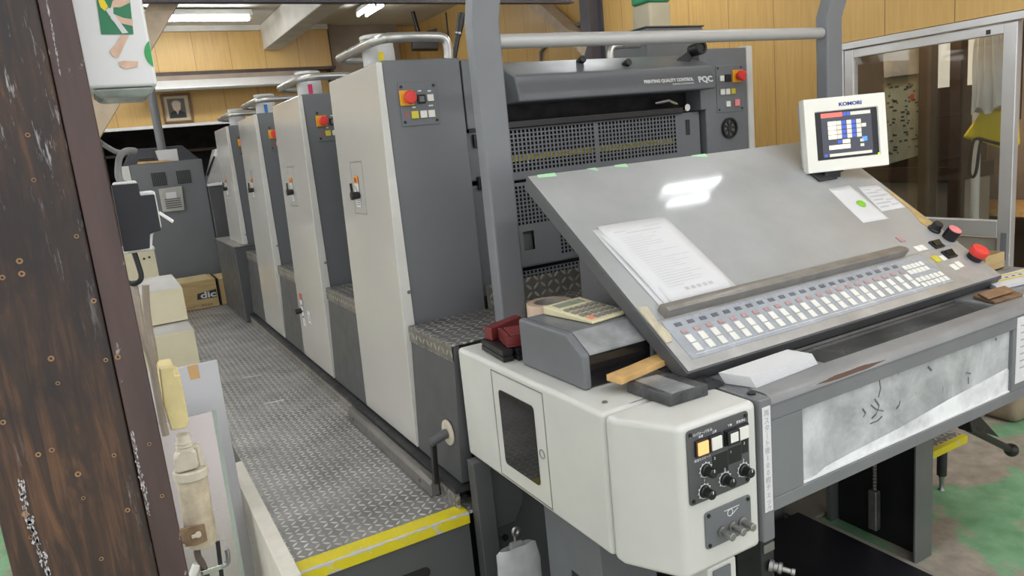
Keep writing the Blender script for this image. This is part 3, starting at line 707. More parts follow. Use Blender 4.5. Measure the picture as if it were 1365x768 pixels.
        fb.cyl(c, c + Vector((0, -.007, 0)), .011, n=14); fb.build('fan_blades', 'soot', fan)
        fb2 = MB().cyl(c + Vector((0, .0015, 0)), c + Vector((0, -.0008, 0)), .036, n=24).build('fan_back', 'steel_dull', fan)
    # machine base
    MB().box(.845 if idx < 3 else .97, 2.45, y0 - (.25 if idx == 0 else .33), y0 + .68, .002, .438).build('base_frame', 'soot', t)
    return t
LBL = ['nearest printing unit, tall beige side cover and dark perforated guards', 'second printing unit from the front, beige cover with two small labels', 'third printing unit from the front, half hidden behind the second', 'farthest printing unit, shortest beige cover at the end of the aisle']
for i in range(4): printing_unit(UY[i], i == 0, i, LBL[i])

# steps between the units (tread plate tops with grey fronts)
def tread_step(ya, yb, label, x1=2.2, split=True):
    t = thing('tread_step', label, 'step', (1.2, (ya + yb) / 2, .44), 'tread plate steps between the printing units')
    MB().box(.815, x1, ya, yb, .868, .874).build('step_top', 'tread_top', t, .002)
    MB().box(.813, .8145, ya, yb, .822, .874).build('step_nosing', 'tread_yz', t)
    fr = MB(); m = (ya + yb) / 2
    fr.prism([(.820, ya, .867), (.796, ya, .444), (.838, ya, .444), (.838, ya, .867)], (0, yb - ya, 0))
    fr.build('front_panel', 'grey_dark', t)
    return t
tread_step(1.915, 2.255, 'nearest tread plate step in front of the first beige tower', 2.66)
for i in range(3):
    tread_step(UY[i] + .56, UY[i + 1] - .012, ['tread plate step between the first and second beige towers', 'tread plate step between the second and third beige towers', 'tread plate step between the third and fourth beige towers'][i])
t = thing('kick_riser', 'tread plate riser crossing under the perforated guard behind the taped post', 'riser', (1.6, 2.245, .874), None)
MB().box(1.115, 2.2, 2.25, 2.256, .875, .955).build('riser_plate', 'tread_xz', t)
bp = PY(752, 392, 2.2)
# side grey box under unit four
t = thing('feeder_box', 'dark grey low box at the foot of the farthest beige tower', 'machine box', (.86, 5.6, .38))
MB().box(.742, .96, 5.33, 6.22, .3715, .905).build('housing', 'grey_dark', t, .008)
MB().box(.738, .96, 5.33, 6.22, .906, .915).build('lid', 'steel_dull', t, .003)

# aisle platform of tread plate
t = thing('platform', 'long tread plate walkway beside the press with chipped yellow front edge', 'platform', (.53, 4.2, 0))
MB().box(.285, .835, 1.875, 6.9, .362, .370).build('deck', 'tread_xy', t)
MB().prism([(.285, 1.868, .372), (.285, 1.868, .335), (.285, 1.874, .335), (.285, 1.874, .362), (.285, 1.93, .362), (.285, 1.93, .372)], (.505, 0, 0)).build('yellow_edge', M['yellow_paint'], t, .003)
MB().box(.285, .79, 1.878, 1.90, .0, .334).build('front_panel', 'grey_dark', t, .003)
MB().box(.285, .30, 1.90, 6.9, .0, .36).build('side_panel', 'grey_dark', t)
MB().box(.770, .780, 1.905, 5.32, .3705, .420).build('kick_strip', 'tread_yz', t)
MB().box(.768, .838, 1.905, 5.32, .4205, .436).build('kick_rail', 'soot', t)
hg = MB(); c = Vector((.565, 1.877, .235))
hg.ring(c, (0, -1, 0), .020, .013, .004); hg.box(.56, .66, 1.872, 1.8765, .248, .255); hg.box(.56, .66, 1.872, 1.8765, .215, .222)
hs = MB(); hs.prism([(.54 + .0, 1.8765, .235)] + [(.56 + .045 * 0 - .02 * math.sin(k * math.pi / 8), 1.8765, .235 + .02 * math.cos(k * math.pi / 8)) for k in range(9)][::-1] + [(.64 + .02 * math.sin(k * math.pi / 8), 1.8765, .235 - .02 * math.cos(k * math.pi / 8)) for k in range(9)], (0, -.002, 0))
hs = MB(); pts = [(.56 - .018 * math.sin(k * math.pi / 8), 1.8775, .228 - .018 * math.cos(k * math.pi / 8) * -1) for k in range(9)] + [(.63 + .018 * math.sin(k * math.pi / 8), 1.8775, .228 - .018 * math.cos(k * math.pi / 8)) for k in range(9)]
hs.prism(pts, (0, -.0015, 0)); hs.build('hand_slot', 'black', t)
# foot guard bar with pedal crank
t = thing('foot_guard', 'brushed metal kick bar lying along the platform below the nearest tower', 'guard bar', (.76, 2.45, .37))
MB().prism([(.736, 2.03, .371), (.736, 2.03, .412), (.744, 2.03, .424), (.767, 2.03, .424), (.767, 2.03, .371)], (0, .87, 0)).build('bar', M.setdefault('barsteel', paint('scuffed dark steel bar', (.20, .19, .18, 1), .38, .6, var=.2, scale=10)), t, .004)
MB().cyl((.735, 2.12, .395), (.7358, 2.12, .395), .007).build('bolt', 'black', t); MB().cyl((.735, 2.83, .395), (.7358, 2.83, .395), .007).build('bolt', 'black', t)
t = thing('crank_handle', 'black L-shaped crank on a round cream flange low beside the step', 'handle', (.76, 1.985, .425))
MB().cyl((.8025, 1.985, .585), (.796, 1.985, .585), .040, n=28).build('flange', 'dusty_ivory', t, .001)
MB().cyl((.796, 1.985, .585), (.738, 1.985, .570), .015).build('arm', 'grey_dark', t, .002)
MB().beam((.748, 1.985, .578), (.748, 2.005, .426), .020, .016, up=(1, 0, 0)).build('grip', 'black', t, .003)
for (px, py, qx, qy, n) in ((323, 504, 349, 500, 'upper'), (353, 538, 379, 533, 'lower')):
    a = PZ(px, py, .373); b = PZ(qx, qy, .373)
    tag(MB().beam(a, b, .007, .003).build('paper_sliver', 'paper'), 'thin white paper sliver on the tread plate, %s of the two' % ('farther' if n == 'upper' else 'nearer'), 'paper scrap', 'paper slivers on the walkway')

# things on the tower tops
def ink_can(x, y, col, label, r=.056, h=.094, stack=True):
    t = thing('ink_can', label, 'can', (x, y, 1.726), 'cans on top of the printing units')
    MB().lathe((x, y, 1.726), (0, 0, 1), [(r * .96, 0), (r, .004), (r, h), (r * 1.04, h), (r * 1.04, h + .008), (r * .9, h + .012)], 26).build('can_body', 'ink_can', t)
    mx = FRONT((x, y - r - .0015, 1.726 + h * .45))
    lb = MB()
    pts = [(x + (r + .0012) * math.sin(a), y - (r + .0012) * math.cos(a)) for a in [(-.35 + .3 * k) for k in range(6)]]
    for p, q in zip(pts, pts[1:]): lb.poly([(p[0], p[1], 1.732), (q[0], q[1], 1.732), (q[0], q[1], 1.732 + h * .72), (p[0], p[1], 1.732 + h * .72)])
    l = lb.build('can_label', 'paper', t, recalc=True)
    if col:
        cb = MB(); pts = [(x + (r + .002) * math.sin(a), y - (r + .002) * math.cos(a)) for a in (-.35, -.18, -.02)]
        for p, q in zip(pts, pts[1:]): cb.poly([(p[0], p[1], 1.732), (q[0], q[1], 1.732), (q[0], q[1], 1.732 + h * .55), (p[0], p[1], 1.732 + h * .55)])
        cb.build('colour_patch', col, l)
    MB().lathe((x, y, 1.726 + h + .0125), (0, 0, 1), [(r * 1.03, 0), (r * 1.05, .01), (r * .98, .012), (.01, .013)], 26).build('lid', 'ink_can', t)
M['can_yellow'] = paint('yellow can label', (.85, .68, .03, 1), .5); M['can_magenta'] = paint('magenta can label', (.72, .03, .13, 1), .5); M['can_cyan'] = paint('blue can label', (.03, .22, .65, 1), .5)
ink_can(.942, UY[0] + .30, M['can_yellow'], 'grey white can with yellow label on the nearest tower')
ink_can(.942, UY[1] + .25, M['can_magenta'], 'grey white can with red label on the second tower')
ink_can(.942, UY[2] + .25, M['can_cyan'], 'grey white can with blue label on the third tower')
ink_can(.942, UY[3] + .22, None, 'plain pale can on the farthest tower')
a = PY(605, 78, 2.62); b = PY(616, 18, 2.62)
t = thing('ink_knife', 'black handled rod standing upright behind the nearest tower', 'tool', tuple(a - Vector((0, 0, .05))))
m = a.lerp(b, .55)
MB().cyl(a + (a - m) * ((a.z - 1.712) / (m.z - a.z)), m, .010).build('shaft', 'black', t); MB().cyl(m, b, .013, .016).build('grip', 'black', t, .003); MB().cyl(m - (b - a) * .02, m + (b - a) * .02, .0145).build('collar', 'steel_dull', t)
# grey box and rail behind far tower
t = thing('drive_box', 'plain grey box standing above the far tower behind the crossbar', 'machine box', (2.32, 2.72, 1.73))
MB().box(2.185, 2.515, 2.60, 2.90, 1.737, 1.862).build('housing', 'grey', t, .005)
MB().box(2.18, 2.52, 2.595, 2.905, 1.863, 1.869).build('lid', 'grey_dark', t, .002)
tag(MB().tube([(2.16, 2.62, 1.795), (2.03, 2.62, 1.795), (2.005, 2.62, 1.785), (2.0, 2.62, 1.76), (2.0, 2.62, 1.7125)], .015, smooth=1).build('rear_handrail', 'satin'), 'short bent steel handrail left of the plain grey box', 'handrail')

# guard frame of two bent posts and a crossbar
t = thing('guard_frame', 'grey bent post frame with a round crossbar over the delivery', 'frame', (1.8, 1.96, .875))
for x in (1.012, 2.530):
    MB().prism([(x, 1.955, .876), (x, 1.955, 1.782), (x, 1.80, 2.20), (x, 1.85, 2.22), (x, 2.01, 1.79), (x, 2.01, .876)], (.09, 0, 0)).build('post', 'grey_post', t, .008, 3)
MB().cyl((1.10, 1.985, 1.731), (2.531, 1.985, 1.731), .0215, n=24).build('crossbar', M.setdefault('barmetal', paint('satin grey tube', (.42, .415, .405, 1), .38, .15, var=.04)), t)

# ================================================================== DELIVERY
D = thing('delivery_unit', 'beige and grey delivery end of the press with dusty front window', 'delivery unit', (1.5, 1.4, 0))
ZD = .870
# beige housing on the operator side: side panel, then chamfered nose
MB().prism([(.822, 1.188, .540), (1.098, 1.188, .540), (1.098, 1.895, .540), (.822, 1.895, .540)], (0, 0, ZD - .540)).build('side_housing', 'cream', D, .012, 3)
MB().prism([(.822, 1.184, .540), (.822, 1.150, .540), (.886, 1.027, .540), (1.098, 1.027, .540), (1.098, 1.184, .540)], (0, 0, ZD - .540)).build('nose_cover', 'cream', D, .014, 3)
sd = MB()
for (ya, yb, za, zb) in ((1.685, 1.688, .555, .85), (1.425, 1.428, .555, .85), (1.425, 1.688, .85, .853), (1.425, 1.688, .552, .555)): sd.box(.8212, .8225, ya, yb, za, zb)
sd.build('hatch_seam', 'steel_dull', D)
def rr(y0, y1, z0, z1, r, n=4):
    out = []
    for cy, cz, a0 in ((y1 - r, z1 - r, 0), (y0 + r, z1 - r, 90), (y0 + r, z0 + r, 180), (y1 - r, z0 + r, 270)):
        for k in range(n + 1): a = R_(a0 + 90 * k / n); out.append((cy + r * math.cos(a), cz + r * math.sin(a)))
    return out
wf = MB(); wf.prism([(.8222, y, z) for y, z in rr(1.474, 1.652, .596, .806, .012)], (-.0022, 0, 0)); w = wf.build('inspection_window', 'gloss_dark', D)
lt = MB(LEFT((.8215, 1.452, .69))); lt.ring((0, 0, 0), (0, 0, 1), .012, .010, .0015); lt.build('hatch_latch', 'steel_dull', D)
tl = MB(); tl.box(.90, 1.05, 1.195, 1.1965, ZD, ZD + .0006); tl.cyl((.865, 1.235, ZD - .002), (.865, 1.235, ZD + .003), .006); tl.build('cover_screw', 'steel_dull', D)
# control plate with keys and knobs
p = FRONT((.985, 1.0265, .779))
cp = MB(p); cp.prism([(a, b, 0) for a, b in rr(-.083, .083, -.079, .079, .008)], (0, 0, .003)); pl = cp.build('control_panel', 'grey_dark', D, .001)
screws(p, pl, [(-.074, .070), (.074, .070), (-.074, -.070), (.074, -.070)], .004, .004)
for x, mat in ((-.048, 'orange_lamp'), (-.012, 'white_key'), (.030, 'white_key'), (.062, 'white_key')):
    fr = MB(p); s_ = .017
    fr.box(x - s_, x + s_, .021, .055, .003, .008); f_ = fr.build('key_frame', 'black', pl, .001)
    if x == .030:
        MB(p).box(x - .0165, x + .0165, .024, .054, .008, .016).build('key_guard', 'black', f_, .002); MB(p).box(x - .011, x + .010, .030, .050, .016, .0175).build('key', mat, f_, .001)
    else: MB(p).box(x - .0135, x + .0135, .0245, .0515, .008, .012).build('key', mat, f_, .0015)
dp = MB(p); dp.box(-.020, .022, -.032, .010, .003, .0036); dp.box(.024, .060, -.022, .012, .003, .0036); dp.box(.062, .079, -.010, .020, .003, .0036); dp.build('display_field', 'black', pl)
for x, y in ((-.038, -.014), (-.044, -.058), (.012, -.050), (.064, -.046)):
    kn = MB(p); kn.lathe((x, y, .003), (0, 0, 1), [(.0125, 0), (.0125, .004), (.0105, .006), (.0098, .022), (.008, .024)], 20); k = kn.build('knob', 'black', pl)
    sc = MB(p)
    for q in range(9):
        an = R_(-40 + q * 32); sc.box(x + .0165 * math.cos(an) - .0012, x + .0165 * math.cos(an) + .0012, y + .0165 * math.sin(an) - .0012, y + .0165 * math.sin(an) + .0012, .003, .0037)
    sc.ring((x, y, .003), (0, 0, 1), .0155, .0142, .0005); sc.box(x - .001, x + .001, y + .003, y + .009, .027, .0276); sc.build('dial_scale', 'white_ink', k)
for body, x, y, s in (('デリバリーパネル', -.047, .067, .0075), ('非常', -.048, .060, .006), ('上昇', -.012, .060, .006), ('下降', .030, .061, .006), ('緊急停止', .061, .062, .0065), ('紙送りスピード', -.046, .013, .0062), ('1', -.044, -.034, .008), ('2', .012, -.028, .008), ('3', .064, -.024, .008), ('1', .030, .004, .008), ('2', -.014, .004, .008), ('2', .068, .012, .008)):
    text(body, s, p @ Matrix.Translation((x, y, .0042)), 'white_ink', pl)
p = FRONT((1.003, 1.0265, .632))
cp = MB(p); cp.prism([(a, b, 0) for a, b in rr(-.064, .064, -.041, .041, .008)], (0, 0, .003)); pl = cp.build('valve_panel', 'grey', D, .001)
screws(p, pl, [(-.055, .033), (.055, .033), (-.055, -.033), (.055, -.033)], .004, .004)
for x in (-.022, .008, .036):
    kn = MB(p); kn.lathe((x, -.012, .003), (0, 0, 1), [(.011, 0), (.011, .004), (.007, .005), (.007, .014), (.0085, .015), (.0085, .032), (.007, .033)], 16); kn.build('valve_knob', 'steel_dull', pl)
ic = MB(p); ic.ring((.004, .020, .003), (0, 0, 1), .008, .0065, .0006); ic.box(-.012, .030, .0275, .0287, .003, .0036); ic.beam((.009, .014, .0033), (.026, .024, .0033), .0012, .0006, up=(0, 0, 1)); ic.build('panel_print', 'white_ink', pl)
MB().box(.95, 1.03, 1.035, 1.10, .30, .5385).build('lower_column', 'cream', D, .004)
lp = MB().box(.962, 1.010, 1.031, 1.034, .42, .53).build('lower_panel', 'grey', D); p2 = FRONT((.985, 1.031, .485))
kn = MB(p2); kn.lathe((.008, -.01, 0), (0, 0, 1), [(.011, 0), (.011, .004), (.007, .005), (.0085, .015), (.0085, .03), (.007, .031)], 16); kn.build('valve_knob', 'steel_dull', D)
# grey front frame with window
FX1 = 2.60
MB().box(1.100, 1.136, 1.022, 1.16, .545, ZD).build('corner_post', 'front_grey', D, .005)
b_ = MB(); b_.box(1.138, FX1, 1.030, 1.045, .812, .849); b_.box(1.138, FX1, 1.030, 1.045, .604, .634); b_.box(1.138, 1.238, 1.030, 1.045, .6345, .8115); b_.box(2.072, FX1, 1.030, 1.045, .6345, .8115)
b_.box(1.138, FX1, 1.0452, 1.10, .604, .609)
b_.build('front_frame', 'front_grey', D, .002)
MB().box(1.2385, 2.0715, 1.040, 1.043, .6350, .8112).build('dusty_pane', 'dust', D)
MB().box(1.2385, 2.0715, 1.034, 1.040, .6345, .638).build('pane_edge', 'white', D)
gu = MB(); gu.box(1.265, 2.065, 1.06, 1.23, .6095, .648); gu.build('inner_ledge', 'white', D)
for x in (1.285, 1.955): MB().box(x, x + .03, 1.046, 1.058, .6095, .845).build('inner_guide', 'alu', D)
MB().box(1.14, FX1, 1.45, 1.46, .61, .85).build('inner_back_wall', 'front_grey', D)
pwb = MB(); pwb.prism([tuple(PY(*k, 1.0393)) for k in ((1077, 643), (1100, 622), (1137, 602), (1200, 570), (1262, 534), (1342, 491), (1352, 500), (1350, 521))], (0, -.0008, 0))
def m_powder_ledge():
    q = NT('white powder and bright ledge'); c = q.coord(); tr = q.node('ShaderNodeBsdfTransparent'); df = q.node('ShaderNodeBsdfDiffuse'); df.inputs[0].default_value = (.86, .87, .88, 1)
    mx = q.node('ShaderNodeMixShader'); q.link(q.ramp(q.noise(c, 7, 4, .6), [(.25, (.35,) * 3), (.6, (.95,) * 3)]), mx.inputs[0]); q.link(tr.outputs[0], mx.inputs[1]); q.link(df.outputs[0], mx.inputs[2]); q.link(mx.outputs[0], q.out.inputs[0]); return q.m
pwb.build('powder_ledge_band', m_powder_ledge(), D)  # powder band drawn in place of the bright ledge hidden behind the pane
sm = MB()
for st in ([(1172, 505), (1174, 518), (1171, 530)], [(1166, 532), (1172, 541), (1168, 552), (1162, 558)], [(1161, 540), (1168, 546), (1178, 548)], [(1150, 545), (1154, 551), (1151, 556)], [(1195, 545), (1199, 540), (1200, 534)], [(1160, 565), (1170, 561), (1176, 555)], [(1237, 489), (1242, 494)], [(1288, 497), (1294, 498)], [(1291, 503), (1291, 512)]):
    qs = [PY(*k, 1.0394) for k in st]
    for a_, c_ in zip(qs, qs[1:]): sm.beam(a_, c_, random.uniform(.002, .006), .0006, up=(0, 1, 0))
sm.build('wiped_streaks', M.setdefault('smear', paint('dark wiped streak', (.10, .105, .11, 1), .5, var=.3, scale=60)), D)
# rounded top rail (chipped) and deck with inset glass
rl = MB(); rl.prism([(1.138, 1.026 + .022 - .022 * math.cos(a), .850 + .021 * math.sin(a)) for a in [R_(k * 15) for k in range(7)]] + [(1.138, 1.085, .871), (1.138, 1.085, .850)], (FX1 - 1.138, 0, 0))
M['rail_worn'] = None
def m_rail():
    s = NT('grey enamel rubbed to brown'); c = s.coord(); o = s.sep(c)
    n = s.noise(s.mapping(c, (6, 40, 40)), 1.4, 4, .7)
    xw = s.math('SUBTRACT', 1.0, s.math('DIVIDE', s.math('ABSOLUTE', s.math('SUBTRACT', o[0], -.10)), .15))
    zw = s.math('SUBTRACT', 1.0, s.math('DIVIDE', s.math('ABSOLUTE', s.math('SUBTRACT', o[2], .858)), .0062))
    k = s.math('ADD', s.math('SUBTRACT', zw, s.math('SUBTRACT', 1.0, s.math('MINIMUM', 1.0, s.math('MULTIPLY', xw, 1.5)))), s.math('MULTIPLY', s.math('SUBTRACT', n, .5), .8))
    mk = s.ramp(k, [(.22, (0, 0, 0)), (.27, (1, 1, 1))]); edge = s.ramp(k, [(.10, (0, 0, 0)), (.14, (1, 1, 1)), (.24, (1, 1, 1)), (.27, (0, 0, 0))])
    base = s.ramp(s.noise(c, 5, 4), [(.3, (.19, .193, .197)), (.7, (.27, .272, .275))])
    s.link(s.mix(mk, s.mix(s.math('MULTIPLY', edge, .5), base, (.45, .42, .38, 1)), (.085, .042, .025, 1)), s.b.inputs['Base Color'])
    s.b.inputs['Roughness'].default_value = .38; return s.m
M['rail_worn'] = m_rail()
rl.build('top_rail', M['rail_worn'], D, origin=None)
M['deck_grey'] = paint('dusty deck enamel', (.20, .205, .208, 1), .38, var=.16, scale=6)
dk = MB(); dk.box(1.10, 1.385, 1.0855, 1.30, .852, .8695); dk.box(2.09, FX1, 1.0855, 1.30, .852, .8695); dk.box(1.3855, 2.0895, 1.202, 1.30, .852, .8695); dk.box(1.10, FX1, 1.3005, 1.90, .852, .8695)
dk.build('top_deck', M['deck_grey'], D, .002)
MB().box(1.386, 2.089, 1.0856, 1.2015, .856, .862).build('glass_inset', M.setdefault('insetglass', paint('dusty dark glass', (.085, .085, .082, 1), .12, var=.4, scale=9)), D)
MB().box(1.386, 2.089, 1.198, 1.2015, .863, .8708).build('inset_strip', 'steel_dull', D)
for x, y in ((1.118, 1.06), (2.23, 1.105)): MB().cyl((x, y, .87), (x, y, .874), .009, n=16).build('deck_plug', 'black', D)
MB().box(FX1 - .3, FX1, 1.031, 1.9, .545, .603).build('far_housing', 'cream', D)
# label strip and notice
t = thing('label_strip', 'white vertical strip with Japanese writing on the grey delivery corner post', 'label', (1.118, 1.0215, .60))
MB().box(1.105, 1.129, 1.0205, 1.0215, .617, .853).build('strip', 'paper', t)
for k, ch in enumerate('再スタート後100枚チェック'):
    text({'ー': '｜'}.get(ch, ch), .0165, FRONT((1.117, 1.0203, .838 - k * .0166)), 'paper_grey', t, depth=.0001)
t = thing('notice_sheet', 'white notice sheet on the delivery front at the right picture edge', 'paper', (2.17, 1.029, .68))
MB().box(2.086, 2.30, 1.0285, 1.0297, .655, .842).build('sheet', 'paper', t)
nb = MB()
for k in range(7): nb.box(2.105, 2.27 - .03 * (k % 3), 1.0278, 1.0284, .815 - k * .02, .818 - k * .02)
nb.build('print_lines', 'paper_grey', t)
# support legs, chain column, pallet under the delivery
lg = MB().box(.905, 1.075, 1.36, 1.62, .002, .538); lg.build('support_leg', 'grey', D, .003)
MB().box(.9035, .9048, 1.40, 1.50, .2, .32).build('leg_recess', 'black', D)
c = MB(); c.box(2.036, 2.125, 1.275, 1.281, .002, .603); c.box(2.119, 2.125, 1.2812, 1.62, .002, .603); c.box(2.06, 2.1188, 1.60, 1.62, .002, .603)
c.build('chain_column', paint('green grey column enamel', (.115, .125, .118, 1), .4, var=.08), D, .001)
MB().box(2.095, 2.117, 1.29, 1.595, .002, .60).build('column_liner', 'black', D)
ch = MB()
for k in range(34):
    z = .20 + k * .0118; ch.lathe((2.045, 1.42, z), (0, 0, 1), [(.004, 0), (.0065, .002), (.0065, .008), (.004, .0105)], 8)
ch.build('lift_chain', 'steel_dull', D)
MB().box(2.03, 2.055, 1.405, 1.435, .06, .20).build('chain_anchor', 'steel_dull', D, .004)
MB().box(2.05, 2.15, 1.80, 1.90, .002, .603).build('rear_column', 'grey_dark', D, .003)
t = thing('pallet_board', 'black lift board lying on the floor under the delivery', 'board', (1.5, 1.3, 0))
MB().box(1.0, 1.96, .80, 1.66, .03, .05).build('board', paint('black board', (.012, .012, .015, 1), .35, var=.3, scale=4), t, .003)
for y in (.86, 1.2, 1.55): MB().box(1.02, 1.94, y, y + .06, .001, .0295).build('bearer', 'dark_wood', t)
t = thing('concrete_sill', 'bare concrete strip on the floor beside the black lift board', 'sill', (2.02, 1.6, 0))
MB().prism([(1.975, 1.05, .001), (2.03, 1.05, .001), (2.03, 1.64, .001), (2.30, 1.64, .001), (2.30, 1.79, .001), (1.975, 1.79, .001)], (0, 0, .012)).build('sill', 'concrete', t, .003)
t = thing('grease_fitting', 'small metal fitting below the grey delivery corner post', 'fitting', (1.145, 1.06, .45))
MB().box(1.115, 1.155, 1.045, 1.12, .40, .5440).build('bracket', 'soot', t, .003)
MB().box(1.12, 1.152, 1.041, 1.0445, .505, .525).build('nameplate', 'steel_dull', t)
MB().lathe((1.138, 1.0445, .47), (.55, -.8, -.15), [(.014, 0), (.014, .008), (.010, .010), (.010, .018), (.013, .02), (.013, .026), (.006, .028), (.006, .045), (.008, .047), (.008, .054)], 16).build('nipple', 'steel_dull', t)
t = thing('press_crate', 'dark grey box in the shade behind the black lift board', 'box', (1.6, 1.85, 0))
MB().box(1.25, 1.94, 1.70, 1.85, .0, .26).build('body', 'grey_dark', t, .005); MB().box(1.24, 1.95, 1.69, 1.86, .2602, .28).build('lid', 'soot', t, .005)
# lower press body left of the legs
MB().box(.802, .858, 1.828, 1.872, .145, .536).build('rear_upright', 'grey_dark', D, .003)
MB().box(.800, .860, 1.826, 1.872, .002, .142).build('rear_foot', 'soot', D, .003)
MB().prism([(.862, 1.845, .30), (.862, 1.845, .536), (.965, 1.845, .536), (.965, 1.845, .36), (.93, 1.845, .30)], (0, .026, 0)).build('guard_plate', 'grey_dark', D, .004)
MB().box(.862, 2.4, 1.875, 1.905, .002, .535).build('cross_wall', 'grey_dark', D)
MB().cyl((.90, 1.868, .245), (.90, 1.8745, .245), .010).build('wall_bolt', 'black', D)
# bag hanging with clip
t = thing('plastic_bag', 'milky plastic bag held by a clip under the beige housing', 'bag', (.84, 1.66, .05))
bg = MB(); n = 10; rows = [(.0, .050, .332), (.012, .062, .325), (.0, .070, .27), (.0, .072, .15), (.0, .06, .06)]
vs = []; fs = []
for dy, hw, z in rows:
    for k in range(2 * n):
        a = math.tau * k / (2 * n); vs.append((.838 + (hw if True else 0) * math.cos(a) * (1 + .08 * math.sin(3 * a + z * 30)), 1.68 + dy * 0 + (.012 + hw * .35 * (.36 - z) / .3) * math.sin(a) * (1 + .2 * math.sin(5 * a + 20 * z)), z))
for r in range(len(rows) - 1):
    for k in range(2 * n): fs.append((r * 2 * n + k, r * 2 * n + (k + 1) % (2 * n), (r + 1) * 2 * n + (k + 1) % (2 * n), (r + 1) * 2 * n + k))
fs.append(tuple(range((len(rows) - 1) * 2 * n, len(rows) * 2 * n)))
bg._add(vs, fs); bg.build('bag_film', 'milky', t)
MB().hexa([(.815, 1.672, .325), (.862, 1.672, .325), (.862, 1.690, .325), (.815, 1.690, .325), (.822, 1.678, .345), (.855, 1.678, .345), (.855, 1.684, .345), (.822, 1.684, .345)]).build('clip', 'steel_dull', t, .001)
MB().ring((.838, 1.676, .378), (.3, -1, 0), .014, .008, .008).build('clip_loop', 'steel_dull', t)
MB().cyl((.838, 1.681, .345), (.838, 1.681, .37), .004).build('clip_stem', 'steel_dull', t)
# things to the right under the delivery
t = thing('yellow_step', 'yellow edged tread step on a thin leg standing on the green floor', 'step', (2.55, 1.5, 0))
sx0, sx1, sy0, sy1, sz = 2.15, 2.64, 1.455, 1.60, .205
MB().box(sx0, sx1, sy0 + .02, sy1, sz - .006, sz).build('tread_top', 'tread_top', t)
MB().prism([(sx0, sy0, sz + .002), (sx0, sy0, sz - .026), (sx0, sy0 + .012, sz - .026), (sx0, sy0 + .012, sz - .008), (sx0, sy0 + .022, sz + .0), (sx0, sy0 + .022, sz + .004)], (sx1 - sx0, 0, 0)).build('yellow_nosing', M['yellow_paint'], t, .002)
for x in (2.20, 2.555):
    l = MB().cyl((x, 1.50, .06), (x, 1.50, sz - .007), .017).build('leg', 'soot', t); MB().lathe((x, 1.50, .0005), (0, 0, 1), [(.013, 0), (.008, .008), (.008, .03), (.012, .059)], 12).build('foot_stud', 'steel_dull', l)
t = thing('lever_handle', 'black ball ended lever under the right end of the delivery', 'handle', (2.35, 1.2, .35))
a = PY(1290, 571, 1.2); b = PY(1348, 600, 1.2); c = PY(1245, 556, 1.2)
MB().cyl(a, b, .011).build('rod', 'black', t); MB().lathe(b - Vector((0, .0, 0)), (b - a), [(0, -.022), (.012, -.018), (.021, -.006), (.022, .003), (.017, .015), (.008, .021), (0, .022)], 20).build('ball_knob', 'black', t)
MB().beam(a, a + Vector((-.02, 0, .05)), .045, .03).build('hub', 'black', t, .004)
hp = MB(); q = [PY(*k, 1.22) for k in ((1283, 566), (1332, 583), (1318, 568), (1300, 548), (1285, 560))]
hp.prism([tuple(k) for k in q], (0, .05, 0)); hp.build('bracket', 'black', t)
mt = PY(1310, 562, 1.26); MB().cyl(mt + Vector((0, 0, .03)), mt + Vector((0, .09, .05)), .022).build('shaft_collar', 'steel_dull', t)
MB().box(mt.x - .10, mt.x + .02, 1.30, 1.38, mt.z, .5445).build('gear_box', 'cream_box', t, .006)
a = PY(1345, 575, 1.9)
bx = thing('white_board', 'white upright board standing on the green floor at the far right', 'board', (3.35, 1.95, 0))
MB().hexa([(3.16, 1.98, .001), (3.30, 1.80, .001), (3.31, 1.81, .001), (3.17, 1.99, .001), (3.16, 2.0, .62), (3.30, 1.82, .62), (3.31, 1.83, .62), (3.17, 2.01, .62)]).build('board', 'white', bx)
MB().box(3.32, 3.66, 1.62, 1.92, .001, .45).build('paper_sack', paint('brown paper sack', (.30, .24, .165, 1), .8, var=.25, scale=9, bump=.6), None, .04, 4)
so = COL.objects['paper_sack']; tag(so, 'brown paper sack on the floor beside the white upright board', 'sack')

# ================================================================== CONSOLE on the delivery
P0 = Vector((1.051, 1.177, .904)); TL = R_(35)
PM = frame(P0, (1, 0, 0), (0, math.cos(TL), math.sin(TL)))
PW, PH = 1.245, .757
CO = thing('control_console', 'slanted metal topped control console with rows of keys on the delivery', 'console', (1.67, 1.45, .8705))
body = MB(PM); body.box(0, PW, 0, PH, -.040, -.0005); body.build('desk_body', 'grey_dark', CO, .004)
MB(PM).box(.003, PW - .002, .160, PH - .002, .0, .0018).build('metal_plate', 'plate', CO, .0008)
MB(PM).prism([(.004, .004, 0), (PW - .004, .004, 0), (PW - .004, .1595, 0), (.004, .1595, 0)], (0, 0, .0018)).build('key_deck', 'worn', CO, .0008)
pv = [(1.12, 1.30, .871), (1.12, 1.66, .871), (1.12, 1.66, 1.17), (1.12, 1.36, .965)]
MB().prism([(1.115, 1.25, .871), (1.115, 1.665, .871), (1.115, 1.665, 1.19), (1.115, 1.25, .9)], (1.10, 0, 0)).build('pedestal', 'grey_dark', CO, .004)
MB(PM).prism([(.052, .158, .002), (.052, .190, .002), (.052, .190, .020), (.052, .170, .030), (.052, .158, .030)], (.915, 0, 0)).build('paper_ledge', paint('dull bronze ledge', (.26, .245, .225, 1), .35, .45, var=.15, scale=20), CO, .002)
MB(PM).prism([(.004, .09, .002), (.022, .09, .002), (.034, .115, .002), (.026, .15, .002), (.032, .205, .002), (.004, .21, .002)], (0, 0, .003)).build('corner_tape', M['tape_tan'] if False else paint('yellowed clear tape', (.50, .45, .33, 1), .35, var=.2, scale=30), CO, .001)
